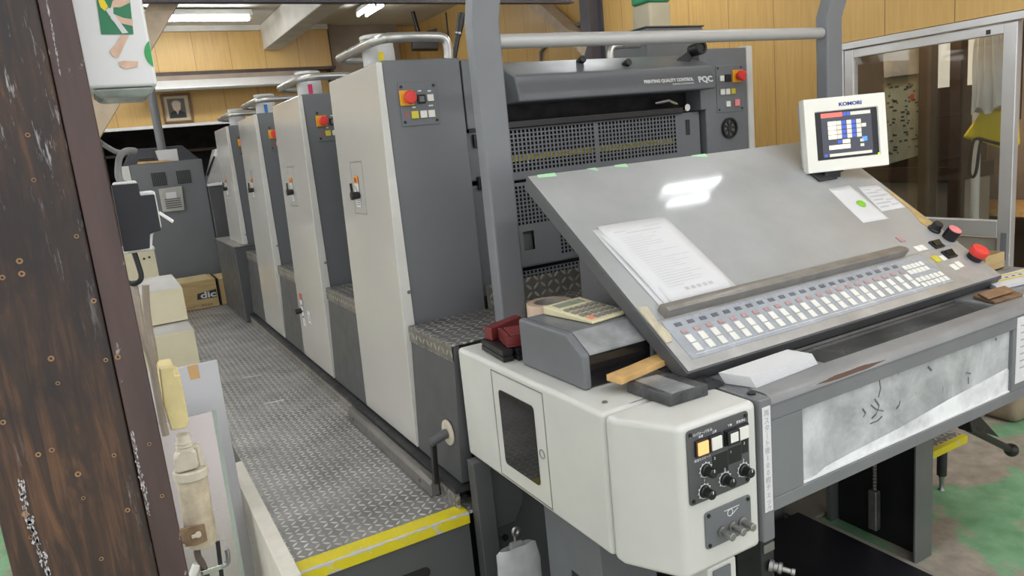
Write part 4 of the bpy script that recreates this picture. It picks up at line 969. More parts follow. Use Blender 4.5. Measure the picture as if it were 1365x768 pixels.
ov = MB(PM).box(.035, 1.035, .030, .150, .002, .0032).build('key_overlay', 'strip_plastic', CO, .0005)
N = 22
for k in range(N):
    u = .072 + k * .0388
    for v in (.084, .0575):
        kb = MB(PM); kb.box(u - .0095, u + .0095, v - .0122, v + .0122, .0032, .0065); kb.build('key', 'white_key', CO, .0015)
    MB(PM).box(u - .009, u + .009, .102, .113, .0032, .0055).build('indicator', M['faded_red'], CO, .001)
    MB(PM).box(u - .010, u + .010, .126, .137, .0032, .0050).build('counter_window', M.setdefault('dimkey', paint('dim grey window', (.13, .14, .16, 1), .3, var=.2)), CO, .001)
for (us, vs_) in (([.915 + .019 * i for i in range(5)], (.118, .098)), ([.912 + .021 * i for i in range(6)], (.066, .046))):
    for u in us:
        for v in vs_: MB(PM).box(u - .0082, u + .0082, v - .0082, v + .0082, .0032, .0065).build('keypad_key', 'white_key', CO, .0012)
fl = MB(PM); fl.box(.055, .90, .0395, .0405, .0032, .0036); fl.build('key_frame_line', 'white_ink', CO)
# knobs at the right edge
kn = MB(PM); kn.lathe((1.207, .231, .002), (0, 0, 1), [(.020, 0), (.020, .006), (.0165, .008), (.015, .026), (.013, .028)], 22); k = kn.build('rotary_knob', 'black', CO)
MB(PM).box(1.204, 1.210, .231, .246, .0281, .0295).build('pointer', 'white', k)
kn = MB(PM); kn.lathe((1.224, .186, .002), (0, 0, 1), [(.021, 0), (.021, .034)], 24); k = kn.build('push_knob', 'black', CO, .001)
kn = MB(PM); kn.lathe((1.224, .186, .0361), (0, 0, 1), [(.0195, 0), (.0195, .002), (.017, .003)], 24); kn.build('pink_cap', 'pink', k)
for u, v in ((1.140, .172), (1.141, .125)):
    kb = MB(PM); kb.box(u - .022, u + .022, v - .016, v + .016, .002, .008); k = kb.build('rocker_switch', 'black', CO, .001)
    MB(PM).prism([(u - .016, v - .010, .008), (u - .016, v + .010, .008), (u - .016, v + .010, .016), (u - .016, v - .010, .010)], (.032, 0, 0)).build('rocker', 'gloss_dark', k, .001)
kn = MB(PM); kn.lathe((1.218, .088, .002), (0, 0, 1), [(.022, 0), (.022, .016)], 24); k = kn.build('emergency_button', 'black', CO, .001)
MB(PM).lathe((1.218, .088, .0181), (0, 0, 1), [(.023, 0), (.027, .006), (.027, .016), (.024, .022), (.012, .024)], 26).build('red_cap', 'red', k)
for u, v, mat, w_ in ((1.074, .174, 'ivory', .011), (1.050, .174, 'ivory', .011), (1.071, .121, 'yellow_key', .013), (1.1, .118, 'ivory', .010), (1.100, .076, 'ivory', .012), (1.130, .080, 'ivory', .012), (1.03, .225, 'faded_red', .012)):
    MB(PM).box(u - w_, u + w_, v - w_, v + w_, .002, .005).build('button', mat, CO, .001)
# tape on the top edge
for i, (u, w_, lb) in enumerate(((.060, .030, 'pale green tape piece at the left end of the console top edge'), (.325, .022, 'small pale green tape piece on the console top edge, second from left'), (.640, .030, 'pale green tape piece in the middle of the console top edge'), (.22, .016, 'tiny torn tape piece between the two left tapes'))):
    tag(MB(PM).poly([(u - w_, .742 + .004 * i, .0026), (u + w_, .738, .0026), (u + w_ * 1.1, .7555, .0026), (u - w_ * .9, .7555, .0026)]).build('tape_piece', 'green_tape'), lb, 'tape', 'green tape pieces on the console')
MB(PM).prism([(1.225, .445, .0022), (1.236, .43, .0022), (1.238, .25, .0022), (1.205, .235, .0022), (1.19, .27, .0022), (1.215, .33, .0022)], (0, 0, .0008)).build('amber_tape', M.setdefault('amber', paint('aged amber tape', (.46, .33, .13, 1), .35, var=.25, scale=25)), CO)
# papers on the console
def sheet(name, pts, w, mat, label, cat, group=None, curl=0, n=8, printer=None):
    t = thing(name, label, cat, tuple(PM @ Vector((pts[0][0], pts[0][1], w))), group)
    A, B, C_, D_ = [Vector(q) for q in pts]       # corners: bottom left, bottom right, top right, top left
    vs = []; fs = []
    for j in range(n + 1):
        for i in range(n + 1):
            s_, t_ = i / n, j / n
            p = (A * (1 - s_) + B * s_) * (1 - t_) + (D_ * (1 - s_) + C_ * s_) * t_
            lift = curl * (1 - s_) ** 3 * (math.sin(math.pi * t_) ** 1) + .0005
            vs.append((p.x, p.y, w + lift))
    for j in range(n):
        for i in range(n): a = j * (n + 1) + i; fs.append((a, a + 1, a + n + 2, a + n + 1))
    m_ = MB(PM); m_._add(vs, fs); o = m_.build('page', mat, t)
    sl = o.modifiers.new('thickness', 'SOLIDIFY'); sl.thickness = .0004
    if printer:
        lines = MB(PM)
        def at(s_, t_): return (A * (1 - s_) + B * s_) * (1 - t_) + (D_ * (1 - s_) + C_ * s_) * t_
        for (s0, s1, t0, th) in printer:
            q = [at(s0, t0), at(s1, t0), at(s1, t0 + th), at(s0, t0 + th)]
            lines.poly([(k.x, k.y, w + .0012 + curl * (1 - min(s0, .999)) ** 3 * math.sin(math.pi * t0) * .0 ) for k in q])
        lines.build('print_lines', 'faint', t, recalc=False)
    return t
random.seed(3)
pr = [(.12, .30, .885, .007), (.58, .82, .905, .006), (.28, .80, .855, .009), (.62, .68, .815, .006)]
for k in range(22):
    pr.append((.14, .34 + .5 * random.random(), .80 - k * .030, .005))
pr += [(.32 + .09 * i, .38 + .09 * i, .10, .035) for i in range(5)]
sheet('document', [(.066, .176), (.296, .190), (.288, .496), (.056, .494)], .0030, 'paper', 'lower white page peeking out at the left of the printed stack', 'paper', 'papers on the console')
sheet('document', [(.080, .1905), (.303, .1915), (.296, .500), (.062, .488)], .0050, 'paper', 'middle white page under the printed top page', 'paper', 'papers on the console', .006)
sheet('document', [(.100, .1908), (.318, .1920), (.304, .497), (.074, .500)], .0075, 'paper', 'printed top page of the stack on the console', 'paper', 'papers on the console', 0, printer=pr)
for k in range(3):
    pass
cp_ = [(.12, .4 + .4 * ((k * 37) % 10) / 10, .86 - k * .09, .02) for k in range(9)]
sheet('note_card', [(.965, .321), (1.088, .317), (1.096, .495), (.990, .496)], .0022, 'paper', 'blank white card under the green magnet on the console', 'card', 'note cards on the console')
sheet('note_card', [(1.092, .352), (1.214, .350), (1.218, .474), (1.120, .482)], .0022, 'paper', 'white card with handwritten lines beside the monitor foot', 'card', 'note cards on the console', printer=[(.08 + .02 * (k % 2), .45 + .4 * ((k * 7) % 5) / 5, .82 - k * .14, .05) for k in range(6)] + [(.60, .9, .76 - k * .2, .04) for k in range(4)])
tag(MB(PM).lathe((1.046, .401, .0032), (0, 0, 1), [(.0155, 0), (.0155, .003), (.012, .006), (.004, .007)], 22).build('magnet', M['green_mark']), 'round bright green magnet on the white card', 'magnet')

# monitor on its foot
MN = thing('monitor', 'cream framed touch monitor standing on the console', 'monitor', tuple(PM @ Vector((1.033, .558, .002))))
ctr = ray(1129, 177); yv = 1.60; ctr = CAM + ctr * (yv / ctr.y)
ex = Vector((.936, -.351, 0)).normalized(); up = (Vector((.07, .085, 1)) - ex * 0).normalized()
MF = frame(ctr, ex, up)
dep = -(ROT.transposed() @ (ctr - CAM)).z
sx = 116 / F_PX * dep / 2 * 1.012; sy = 97 / F_PX * dep / 2
cs = MB(MF)
q = .016; pts = [(-sx, -sy), (sx, -sy), (sx, sy), (-sx, sy)]
ax0, ax1, ay0, ay1 = -.080 / .139 * sx, .108 / .139 * sx, -.070 / .122 * sy, .082 / .122 * sy
ax0, ax1, ay0, ay1 = -sx + .037, sx - .029, -sy + .038, sy - .044
for bx_ in ((-sx, sx, ay1, sy), (-sx, sx, -sy, ay0), (-sx, ax0, ay0, ay1), (ax1, sx, ay0, ay1)): cs.box(bx_[0], bx_[1], bx_[2], bx_[3], -.030, 0)
cs.box(-sx, sx, -sy, sy, -.034, -.0302)
cs = MB(MF); 
V = [(-sx, -sy), (sx, -sy), (sx, sy), (-sx, sy)]; I = [(ax0, ay0), (ax1, ay0), (ax1, ay1), (ax0, ay1)]
vs = [(x, y, 0) for x, y in V] + [(x, y, 0) for x, y in I] + [(x, y, -.006) for x, y in I] + [(x, y, -.032) for x, y in V]
fs = [(i, (i + 1) % 4, 4 + (i + 1) % 4, 4 + i) for i in range(4)] + [(4 + i, 4 + (i + 1) % 4, 8 + (i + 1) % 4, 8 + i) for i in range(4)] + [(i, 12 + i, 12 + (i + 1) % 4, (i + 1) % 4) for i in range(4)] + [(12, 15, 14, 13), (8, 9, 10, 11)]
cs._add(vs, fs); cs.build('casing', 'ivory', MN, .004)
rb_ = MB(MF); rb_.box(-sx + .004, sx - .012, -sy + .008, sy - .012, -.050, -.0325); rb_.build('back_shell', 'alu', MN, .006)
text('KOMORI', .0155, MF @ Matrix.Translation((.018, (sy + ay1) / 2 - .004, .0006)), 'blue_ink', MN, xs=1.35, bold=.0006)
M['scr_dark'] = emit('screen dark grey', (.035, .038, .05, 1), .8); M['scr_black'] = emit('screen black', (.004, .004, .006, 1), 1); M['scr_red'] = emit('screen red', (.80, .12, .09, 1), .72)
M['scr_cream'] = emit('screen cream', (.74, .66, .48, 1), .72); M['scr_grey'] = emit('screen light grey', (.46, .44, .38, 1), .7); M['scr_blue'] = emit('screen blue', (.04, .08, .38, 1), .75); M['scr_sky'] = emit('screen bright blue', (.06, .22, .80, 1), .9)
w_, h_ = ax1 - ax0, ay1 - ay0
scn = MB(MF); scn.box(ax0, ax1, ay0, ay1, -.0055, -.0050); S_ = scn.build('screen', 'scr_black', MN)
def ui(name, rects, mat, z=-.0048):
    b = MB(MF)
    for (a0, a1, b0, b1) in rects: b.box(ax0 + a0 * w_, ax0 + a1 * w_, ay0 + b0 * h_, ay0 + b1 * h_, z - .0001, z)
    return b.build(name, mat, S_)
ui('screen_field', [(.10, .90, .05, .97)], 'scr_dark', -.0049)
ui('status_bar', [(.10, .44, .87, .96)], 'scr_red')
ui('title_key', [(.57, .89, .88, .95)], 'scr_grey'); ui('bottom_bar', [(.20, .88, .055, .115)], 'scr_grey')
ui('title_marks', [(.45, .50, .88, .95), (.51, .56, .88, .95)], 'scr_blue')
ui('value_column', [(.20, .335, y, y + .085) for y in (.70, .605, .51, .415)] + [(.20, .42, .20, .29), (.42, .54, .20, .29), (.42, .54, .31, .39)], 'scr_cream')
ui('grid_keys', [(a, a + .075, y, y + .085) for y in (.70, .605, .51, .415) for a in (.34, .50, .655)] + [(.735, .81, .615, .69), (.70, .76, .31, .37), (.70, .76, .21, .27)], 'scr_grey')
ui('blue_keys', [(a, a + .07, y + .01, y + .08) for y in (.70, .605, .51, .415) for a in (.42, .575)] + [(.34, .41, .32, .385), (.12, .17, .06, .12)], 'scr_blue')
ui('bright_key', [(.735, .815, .32, .41)], 'scr_sky')
MB(MF).cyl((ax1 - .004, ay0 + .004, -.0045), (ax1 - .004, ay0 + .004, -.003), .003).build('power_led', emit('green led', (.4, .9, .02, 1), 1.2), MN)
ft = PM @ Vector((1.033, .558, .002))
MB(PM).box(1.033 - .045, 1.033 + .045, .535, .590, .002, .008).build('foot_plate', 'soot', MN, .002)
nk = MB(); bt = MF @ Vector((-.01, -sy - .0005, -.03)); tp_ = MF @ Vector((-.01, -sy + .03, -.055)); fo = PM @ Vector((1.033, .565, .0085))
nk.beam(fo, bt + Vector((0, .012, -.002)), .045, .022, up=(0, 1, 0)); nk.beam(bt + Vector((0, .012, -.002)), MF @ Vector((-.01, -sy + .06, -.058)), .045, .016, up=(0, 1, 0)); nk.build('neck', 'soot', MN, .003)

# ------------------------------------------------------------------ things lying on the beige housing and deck
t = thing('reader_unit', 'dark grey box unit with glossy sloping front on the beige housing', 'machine box', (1.0, 1.45, ZD))
prof = [(1.322, ZD + .001), (1.605, ZD + .001), (1.605, .994), (1.385, .994), (1.322, .953)]
for x in (.874, 1.072):
    MB().prism([(x, y, z) for y, z in prof], (.022, 0, 0)).build('side_cheek', 'grey', t, .007, 3)
MB().prism([(.8965, 1.391, .872), (.8965, 1.60, .872), (.8965, 1.60, .9935), (.8965, 1.391, .9935)], (.175, 0, 0)).build('top_cover', 'grey', t, .002)
MB().prism([(.8965, 1.390, .9925), (.8965, 1.326, .9535), (.8965, 1.326, .9495), (.8965, 1.390, .9885)], (.175, 0, 0)).build('sloping_cover', 'mid_gloss', t)
MB().prism([(.8965, 1.328, .8745), (.8965, 1.3845, .8745), (.8965, 1.3845, .9485), (.8965, 1.328, .9485)], (.175, 0, 0)).build('glossy_window', 'gloss_dark', t, .001)
# calculator
CM = frame((.964, 1.402, .9946), (PZ(836, 417, .997) - PZ(786, 432, .997)), (PZ(746, 413, .997) - PZ(786, 432, .997)))
cw, cl = .118, .172
cx_ = (PZ(836, 417, .997) - PZ(786, 432, .997)).length; cy_ = (PZ(746, 413, .997) - PZ(786, 432, .997)).length
cw, cl = cx_, cy_
t = thing('calculator', 'beige desk calculator with grey keys on the dark grey unit', 'calculator', (.964, 1.402, .9946))
MB(CM).prism([(0, 0, 0), (0, cl, 0), (0, cl, .022), (0, cl * .70, .017), (0, 0, .008)], (cw, 0, 0)).build('case', 'calc', t, .003)
zt_ = lambda v: (.008 + .009 * v / (cl * .7)) if v < cl * .7 else .017 + .005 * (v - cl * .7) / (cl * .3)
def cal(u, v, hw, hv, mat, name, hh=.004):
    MB(CM).hexa([(u - hw, v - hv, zt_(v - hv)), (u + hw, v - hv, zt_(v - hv)), (u + hw, v + hv, zt_(v + hv)), (u - hw, v + hv, zt_(v + hv)), (u - hw, v - hv, zt_(v - hv) + hh), (u + hw, v - hv, zt_(v - hv) + hh), (u + hw, v + hv, zt_(v + hv) + hh), (u - hw, v + hv, zt_(v + hv) + hh)]).build(name, mat, t, .001)
cal(cw * .5, cl * .84, cw * .36, cl * .08, 'lcd', 'display', .0008)
for j in range(4):
    for i in range(6):
        if (i, j) == (0, 0): continue
        cal(cw * (.13 + .148 * i), cl * (.12 + .155 * j), cw * .052, cl * .046, 'calc_key', 'key')
cal(cw * .13, cl * .12, cw * .056, cl * .05, M['pink'] if False else paint('salmon key', (.75, .25, .17, 1), .4), 'salmon_key')
# tape roll
tr = MB(); cT = (1.140, 1.925, ZD + .0045)
tr.ring((1.140, 1.880, ZD + .006), (0, 0, 1), .072, .050, .072, 36)
t = thing('tape_roll', 'wide roll of buff packing tape lying beside the post', 'tape', (1.140, 1.880, ZD + .004)); tr.build('tape_coil', 'tape_pink', t, .002)
MB().ring((1.140, 1.880, ZD + .006), (0, 0, 1), .0495, .046, .072, 36).build('cardboard_core', paint('grey card core', (.40, .37, .34, 1), .7), t)
M['clearplastic'] = m_glass('clear tape edge', (.9, .9, .9, 1), .15, .1)
# red and black blocks
def block(name, label, cat, M_, w, l, h, mat, group, grooves=0):
    b = MB(M_); b.box(0, w, 0, l, 0, h)
    return tag(b.build(name, mat, None, .003), label, cat, group)
def on(px, py, z, ang): p = PZ(px, py, z); return Matrix.Translation(p) @ Matrix.Rotation(R_(ang), 4, 'Z')
K1 = thing('plastic_wedge_stack', 'dull red plastic holder lying on black blocks beside the post', 'holder', (.93, 1.72, ZD + .03))
m1 = Matrix.Translation((.868, 1.665, ZD + .034)) @ Matrix.Rotation(R_(-14), 4, 'Z')
b = MB(m1); b.box(0, .115, 0, .10, 0, .006); b.box(0, .115, 0, .010, .0061, .030); b.box(0, .010, .0101, .10, .0061, .034); b.box(.105, .115, .0101, .10, .0061, .030); b.prism([(.0105, .0, .0305), (.1045, .0, .0305), (.1045, .07, .0365), (.0105, .07, .0365)], (0, 0, .004)); b.build('tray', M['dull_red'], K1, .002)
m2 = Matrix.Translation((.872, 1.76, ZD + .034)) @ Matrix.Rotation(R_(4), 4, 'Z')
b = MB(m2); b.prism([(0, 0, 0), (.135, .05, 0), (.135, .085, 0), (0, .04, 0)], (0, 0, .036)); b.build('upper_arm', M['dull_red'], K1, .003)
for i, (x, y, w, l, lb) in enumerate(((.846, 1.655, .030, .16, 'black plastic block under the red holder, at the housing edge'), (.882, 1.64, .036, .17, 'black plastic block under the middle of the red holder'), (.861, 1.61, .0, 0, ''), )):
    if not w: continue
    m_ = Matrix.Translation((x, y, ZD + .0012)) @ Matrix.Rotation(R_(-6), 4, 'Z')
    t = thing('black_block', lb, 'block', tuple(m_.translation), 'black blocks by the post')
    b = MB(m_); b.box(0, w, 0, l, 0, .014); b.box(.002, w - .002, 0.002, l, .0141, .018); b.box(0, w, 0, l, .0181, .032); b.build('body', 'black', t, .0015)
m_ = Matrix.Translation((.862, 1.612, ZD + .0012)) @ Matrix.Rotation(R_(-78), 4, 'Z')
# wood wedge, slate block, rag, paper stack
a = Vector((.921, 1.274, 0)); b2 = Vector((1.077, 1.292, 0)); ex_ = (b2 - a).normalized(); WM = frame((.915, 1.238, ZD + .0265), ex_, (-ex_.y, ex_.x, 0))
tag(MB(WM).prism([(0, 0, -.0), (.165, 0, .008), (.165, 0, .022), (.07, 0, .017), (0, 0, .015)], (0, .048, 0)).build('wooden_wedge', M['wood_pale'], None, .0015), 'pale wooden wedge lying across the dark slate block', 'wedge')
t = thing('slate_block', 'dark scuffed flat block at the corner of the beige housing', 'block', (.995, 1.18, ZD))
sl_ = [(.938, 1.252), (.946, 1.119), (1.050, 1.116), (1.044, 1.240)]
MB().prism([(x, y, ZD + .001) for x, y in sl_], (0, 0, .0245)).build('body', 'slate', t, .0015)
mm = [Vector((x, y, 0)) for x, y in sl_]
sb_ = MB(); sb_.prism([tuple(mm[0].lerp(mm[3], .16).lerp(mm[1].lerp(mm[2], .16), .04) + Vector((0, 0, ZD + .0256))), tuple(mm[1].lerp(mm[2], .10) + Vector((0, .004, ZD + .0256))), tuple(mm[1].lerp(mm[2], .70) + Vector((0, .004, ZD + .0256))), tuple(mm[0].lerp(mm[3], .72) + Vector((0, -.004, ZD + .0256)))], (0, 0, .0008)); sb_.build('scuffed_face', 'mid_gloss', t)
t = thing('black_rag', 'crumpled black rag beside the white paper strips', 'rag', (1.09, 1.17, ZD))
rg = MB(); n = 9; vs = []; fs = []; random.seed(5)
for j in range(n):
    for i in range(n):
        e_ = min(i, j, n - 1 - i, n - 1 - j); vs.append((1.058 + .012 * i * .62 + .003 * random.random(), 1.135 + .0085 * j + .002 * random.random(), ZD + .0015 + (0 if e_ == 0 else .006 + .010 * random.random())))
for j in range(n - 1):
    for i in range(n - 1): a_ = j * n + i; fs.append((a_, a_ + 1, a_ + n + 1, a_ + n))
rg._add(vs, fs); o = rg.build('cloth', paint('black cloth', (.02, .02, .022, 1), .8, var=.3), t); o.modifiers.new('s', 'SUBSURF').levels = 1; o.modifiers['s'].render_levels = 1
ps = thing('paper_strips', 'fanned stack of white paper strips on the grey deck below the keys', 'paper stack', (1.22, 1.11, ZD))
q0, q1, q2, q3 = Vector((1.139, 1.082, 0)), Vector((1.115, 1.150, 0)), Vector((1.343, 1.157, 0)), Vector((1.352, 1.095, 0))
for k in range(9):
    off = Vector((.0012 * (8 - k), -.0009 * (8 - k), 0)); z = ZD + .0015 + k * .0029
    s_ = MB(); s_.prism([tuple(p + off + Vector((0, 0, z))) for p in (q0, q3, q2, q1)], (0, 0, .0027)); s_.build('strip_layer', 'paper', ps)
t = thing('brown_pad', 'brown folded leather like pad on the right of the delivery deck', 'pad', (2.16, 1.17, ZD))
MB().prism([(2.09, 1.09, ZD + .001), (2.215, 1.08, ZD + .001), (2.25, 1.135, ZD + .001), (2.12, 1.165, ZD + .001)], (0, 0, .008)).build('lower_leaf', M['wood_brown'], t, .002)
MB().hexa([(2.085, 1.105, ZD + .012), (2.20, 1.10, ZD + .012), (2.235, 1.14, ZD + .0095), (2.14, 1.165, ZD + .0095), (2.085, 1.105, ZD + .016), (2.20, 1.10, ZD + .022), (2.235, 1.14, ZD + .022), (2.14, 1.165, ZD + .014)]).build('upper_leaf', paint('brown leather', (.27, .16, .085, 1), .5, var=.25, scale=20), t, .002)
t = thing('printed_sheets', 'white sheets with yellow and black print at the right end of the delivery deck', 'paper', (2.42, 1.2, ZD))
MB().prism([(2.30, 1.245, ZD + .001), (2.24, 1.165, ZD + .001), (2.56, 1.12, ZD + .001), (2.59, 1.22, ZD + .001)], (0, 0, .014)).build('sheet_pile', 'paper', t, .001)
b = MB(); b.poly([(2.27, 1.203, ZD + .0157), (2.263, 1.194, ZD + .0157), (2.58, 1.150, ZD + .0157), (2.58, 1.160, ZD + .0157)]); b.poly([(2.305, 1.238, ZD + .0157), (2.298, 1.230, ZD + .0157), (2.58, 1.192, ZD + .0157), (2.58, 1.20, ZD + .0157)]); b.build('yellow_bands', M['yellow_print'], t)
b = MB()
for k in range(9): b.poly([(2.30 + k * .03, 1.208 - k * .004, ZD + .0158), (2.312 + k * .03, 1.206 - k * .004, ZD + .0158), (2.316 + k * .03, 1.214 - k * .004, ZD + .0158), (2.304 + k * .03, 1.216 - k * .004, ZD + .0158)])
b.build('black_print', 'ink', t)
t = thing('carton', 'small open cardboard box behind the console red button', 'box', (2.47, 1.38, ZD))
cb = MB(); x0, x1, y0, y1 = 2.45, 2.56, 1.31, 1.41
for r in ((x0, x1, y0, y0 + .004), (x0, x1, y1 - .004, y1), (x0, x0 + .004, y0 + .0041, y1 - .0041), (x1 - .004, x1, y0 + .0041, y1 - .0041)): cb.box(r[0], r[1], r[2], r[3], ZD + .001, ZD + .055)
cb.box(x0, x1, y0, y1, ZD + .001, ZD + .004); cb.build('tray', 'card', t)

# ================================================================== LEFT FOREGROUND
PYL = .85
xr = PY(174, 384, PYL).x; xl = PY(16, 768, PYL).x; xe = PY(131, 384, PYL).x
t = thing('wooden_pillar', 'dark stained wooden pillar full of nail holes in the left foreground', 'pillar', ((xl + xr) / 2, PYL + .06, 0))
MB().box(xl, xe - .0001, PYL, PYL + .115, .001, 2.915).build('timber_post', 'pillar', t, .004)
MB().box(xe, xr, PYL - .0003, PYL + .118, .001, 2.915).build('edge_board', 'pillar_board', t, .002)
nails = [(102, 315), (125, 401), (68, 478), (77, 511), (141, 480), (4, 563), (26, 348), (45, 240), (37, 180), (69, 600), (104, 632), (111, 664), (152, 607), (170, 680), (33, 685), (41, 716), (135, 745), (51, 606), (157, 476), (199, 592), (216, 661), (3, 370), (29, 365)]
for i, (px, py) in enumerate(nails):
    y = (PYL - .0005) if px > 131 + (py - 384) * .193 else PYL - .0002
    p_ = PY(px, py, y)
    b = MB(FRONT((p_.x, p_.y, p_.z))); rr_ = (.0022, .0026, .0030, .0020)[i % 4]
    b.ring((0, 0, 0), (0, 0, 1), rr_, .0013, .0006, 12, 0); b.cyl((0, 0, 0), (0, 0, .0003), .0013, n=8, m=1)
    b.build('nail_hole', [M['nailwood'] if 'nailwood' in M else M.setdefault('nailwood', paint('raw wood splinter', (.27, .15, .07, 1), .7, var=.3, scale=200)), M['black']], t)
# paint scrape running down the pillar
for k, (pts, lb) in enumerate((([(28, 640), (33, 680), (42, 705), (54, 735), (66, 768)], 0), ([(176, 576), (184, 618), (192, 655), (199, 690)], 0), ([(62, 0), (72, 50), (80, 100)], 0))):
    b = MB(); w0 = (.0050, .0026, .0012)[k]
    q = [PY(x, y, PYL - .0007) for x, y in pts]
    for a_, c_ in zip(q, q[1:]):
        for j in range(26):
            m0 = a_.lerp(c_, random.random()) + Vector((random.gauss(0, w0 * .35), 0, 0)); hh = random.uniform(.001, .0055); ww = random.uniform(.0003, w0 * .35)
            dx = random.uniform(-.0008, .0008)
            b.poly([(m0.x - ww, m0.y, m0.z), (m0.x, m0.y, m0.z - hh * .6), (m0.x + ww, m0.y, m0.z + dx), (m0.x + dx, m0.y, m0.z + hh)])
    b.build('paint_scrape', M.setdefault('scrape', paint('pale paint scrape', (.42, .41, .41, 1), .6, var=.3, scale=90)), t)
# bandage dispenser on the pillar side
DYF = 1.0
dq = lambda px, py: PY(px, py, DYF)
x0, x1, z0 = dq(116, 115).x, dq(211, 115).x, dq(160, 116).z
t = thing('bandage_dispenser', 'white first aid dispenser with arm bandaging pictures on the pillar', 'dispenser', ((x0 + x1) / 2, DYF + .05, z0 - .03))
MB().box(x0, x1, DYF, DYF + .10, z0, z0 + .30).build('case', 'white', t, .004)
MB().hexa([(x0 + .012, DYF + .012, z0 - .011), (x1 - .012, DYF + .012, z0 - .011), (x1 - .012, DYF + .09, z0 - .011), (x0 + .012, DYF + .09, z0 - .011), (x0 + .003, DYF + .003, z0 - .0006), (x1 - .003, DYF + .003, z0 - .0006), (x1 - .003, DYF + .097, z0 - .0006), (x0 + .003, DYF + .097, z0 - .0006)]).build('clear_tray', 'clear_cap', t, .004)
dm = lambda pts, off: [tuple(Vector((dq(*p).x, DYF - off, dq(*p).z))) for p in pts]
pc = MB(); pc.poly(dm([(135, 46), (178, 46), (172, -12), (127, -12)], .0008), 0)
pc.poly(dm([(144, 22), (150, 10), (160, 10), (173, 4), (172, -12), (158, -6), (150, 2)], .0012), 1)
pc.poly(dm([(147, 24), (152, 19), (164, 24), (177, 26), (177, 35), (160, 31), (150, 28)], .0012), 1)
pc.poly(dm([(129, -5), (134, -8), (144, 9), (140, 15), (134, 10)], .0013), 2)
pc.poly(dm([(141, 14), (145, 10), (171, 44), (163, 45)], .0013), 3)
pc.poly(dm([(147, 11), (151, 9), (151, 18), (146, 20)], .0014), 3)
pc.poly(dm([(161, 47), (172, 47), (163, 66), (158, 77), (151, 76), (146, 68), (154, 60)], .0012), 1)
pc.poly(dm([(158, 83), (165, 81), (184, 82), (184, 89), (168, 92), (160, 89)], .0012), 1)
pc.build('picture_sticker', ['green_print', 'skin_print', 'yellow_print', 'paper'], t, recalc=False)
gd = MB(); cg = dq(204, 72); rr2 = .0165
gd.poly([(cg.x + .004 + rr2 * math.cos(a) * .8 if cg.x + .004 + rr2 * math.cos(a) * .8 < x1 - .001 else x1 - .001, DYF - .0009, cg.z + rr2 * math.sin(a)) for a in [math.tau * k / 24 for k in range(24)]]); gd.build('green_dot', M['leaf_green'], t, recalc=False)
# black notched cover and the box behind
BY = 1.10
bq = lambda px, py, o=0: tuple(PY(px, py, BY + o))
t = thing('switch_box', 'white box behind a black notched board on the pillar side', 'box', tuple(PY(180, 340, BY)))
pp = [(148, 247), (184, 244), (187, 261), (206, 259), (215, 307), (200, 312), (200, 331), (165, 336)]
MB().prism([bq(*p) for p in pp], (0, .012, 0)).build('notched_board', M.setdefault('navyblack', paint('black blue board', (.013, .013, .019, 1), .5, var=.2)), t, .0015)
p0 = PY(150, 243, BY); p1 = PY(203, 335, BY); pA = PY(183, 243, BY).x; pB = PY(208, 258, BY).x; zA = PY(185, 240, BY).z; zB = PY(200, 255, BY).z; zC = PY(190, 337, BY).z
cs = MB(); cs.prism([(p0.x, BY + .013, zC), (PY(204, 337, BY).x, BY + .013, zC), (PY(205, 312, BY).x, BY + .013, PY(205, 312, BY).z), (pB, BY + .013, PY(210, 306, BY).z), (pB, BY + .013, zB), (pA, BY + .013, zB), (pA, BY + .013, zA), (p0.x, BY + .013, zA)], (0, .05, 0)); cs.build('case', 'white', t, .003)
MB().beam(PY(211, 283, BY + .02), PY(231, 296, BY + .02), .004, .005).build('metal_tab', 'steel', t, .001)
tag(MB().tube([PY(177, 247, 1.13), PY(158, 243, 1.13), PY(157, 222, 1.14), PY(160, 206, 1.14), PY(170, 200, 1.15), PY(180, 201, 1.16)],.0043, smooth=2).build('grey_hose', 'grey_hose'), 'thick grey hose arching over the black notched board', 'hose')
tag(MB().tube([(xr - .004, .962, PY(128, 186, 1.2).z), PY(128, 186, 1.2), PY(146, 198, 1.2), PY(158, 204, 1.2), PY(172, 203, 1.2)], .0035, smooth=2).build('thin_cable', 'grey_hose'), 'thin grey cable from the pillar towards the grey hose', 'cable')
tag(MB().tube([PY(178, 334, 1.12), PY(184, 352, 1.12), PY(190, 372, 1.12), PY(180, 379, 1.12), PY(168, 376, 1.13)], .0036, smooth=2).build('black_cable', 'black'), 'black cable looping out below the notched board', 'cable')
tag(MB().tube([PY(178, 376, 1.13), PY(184, 408, 1.11), PY(190, 450, 1.10), PY(202, 480, 1.10), PY(208, 515, 1.10), PY(216, 558, 1.10), PY(221, 580, 1.10)], .0050, smooth=2).build('conduit_cable', 'conduit'), 'front beige cable running down along the pillar edge', 'cable', 'beige cables along the pillar')
tag(MB().tube([PY(194, 380, 1.16), PY(195, 410, 1.16), PY(199, 440, 1.16), PY(204, 462, 1.15), PY(207, 485, 1.15)], .0050, smooth=2).build('conduit_cable', 'conduit'), 'rear beige cable merging behind the front one by the pillar edge', 'cable', 'beige cables along the pillar')
fb_ = MB(); fb_.prism([bq(212, 491), bq(232, 488), bq(234, 500), bq(240, 498), bq(252, 560), bq(250, 571), bq(228, 575), bq(218, 540)], (0, .055, 0))
tag(fb_.build('foam_block', 'foam_yellow', None, .004), 'yellowed foam strip wedged above the beige power plug', 'foam block')
t = thing('power_plug', 'dusty beige cylindrical power plug hanging in a rusty bracket on the pillar', 'plug', tuple(PY(262, 725, BY)))
c_top = PY(255, 632, BY + .02); c_bot = PY(270, 724, BY + .02); ax = (c_bot - c_top)
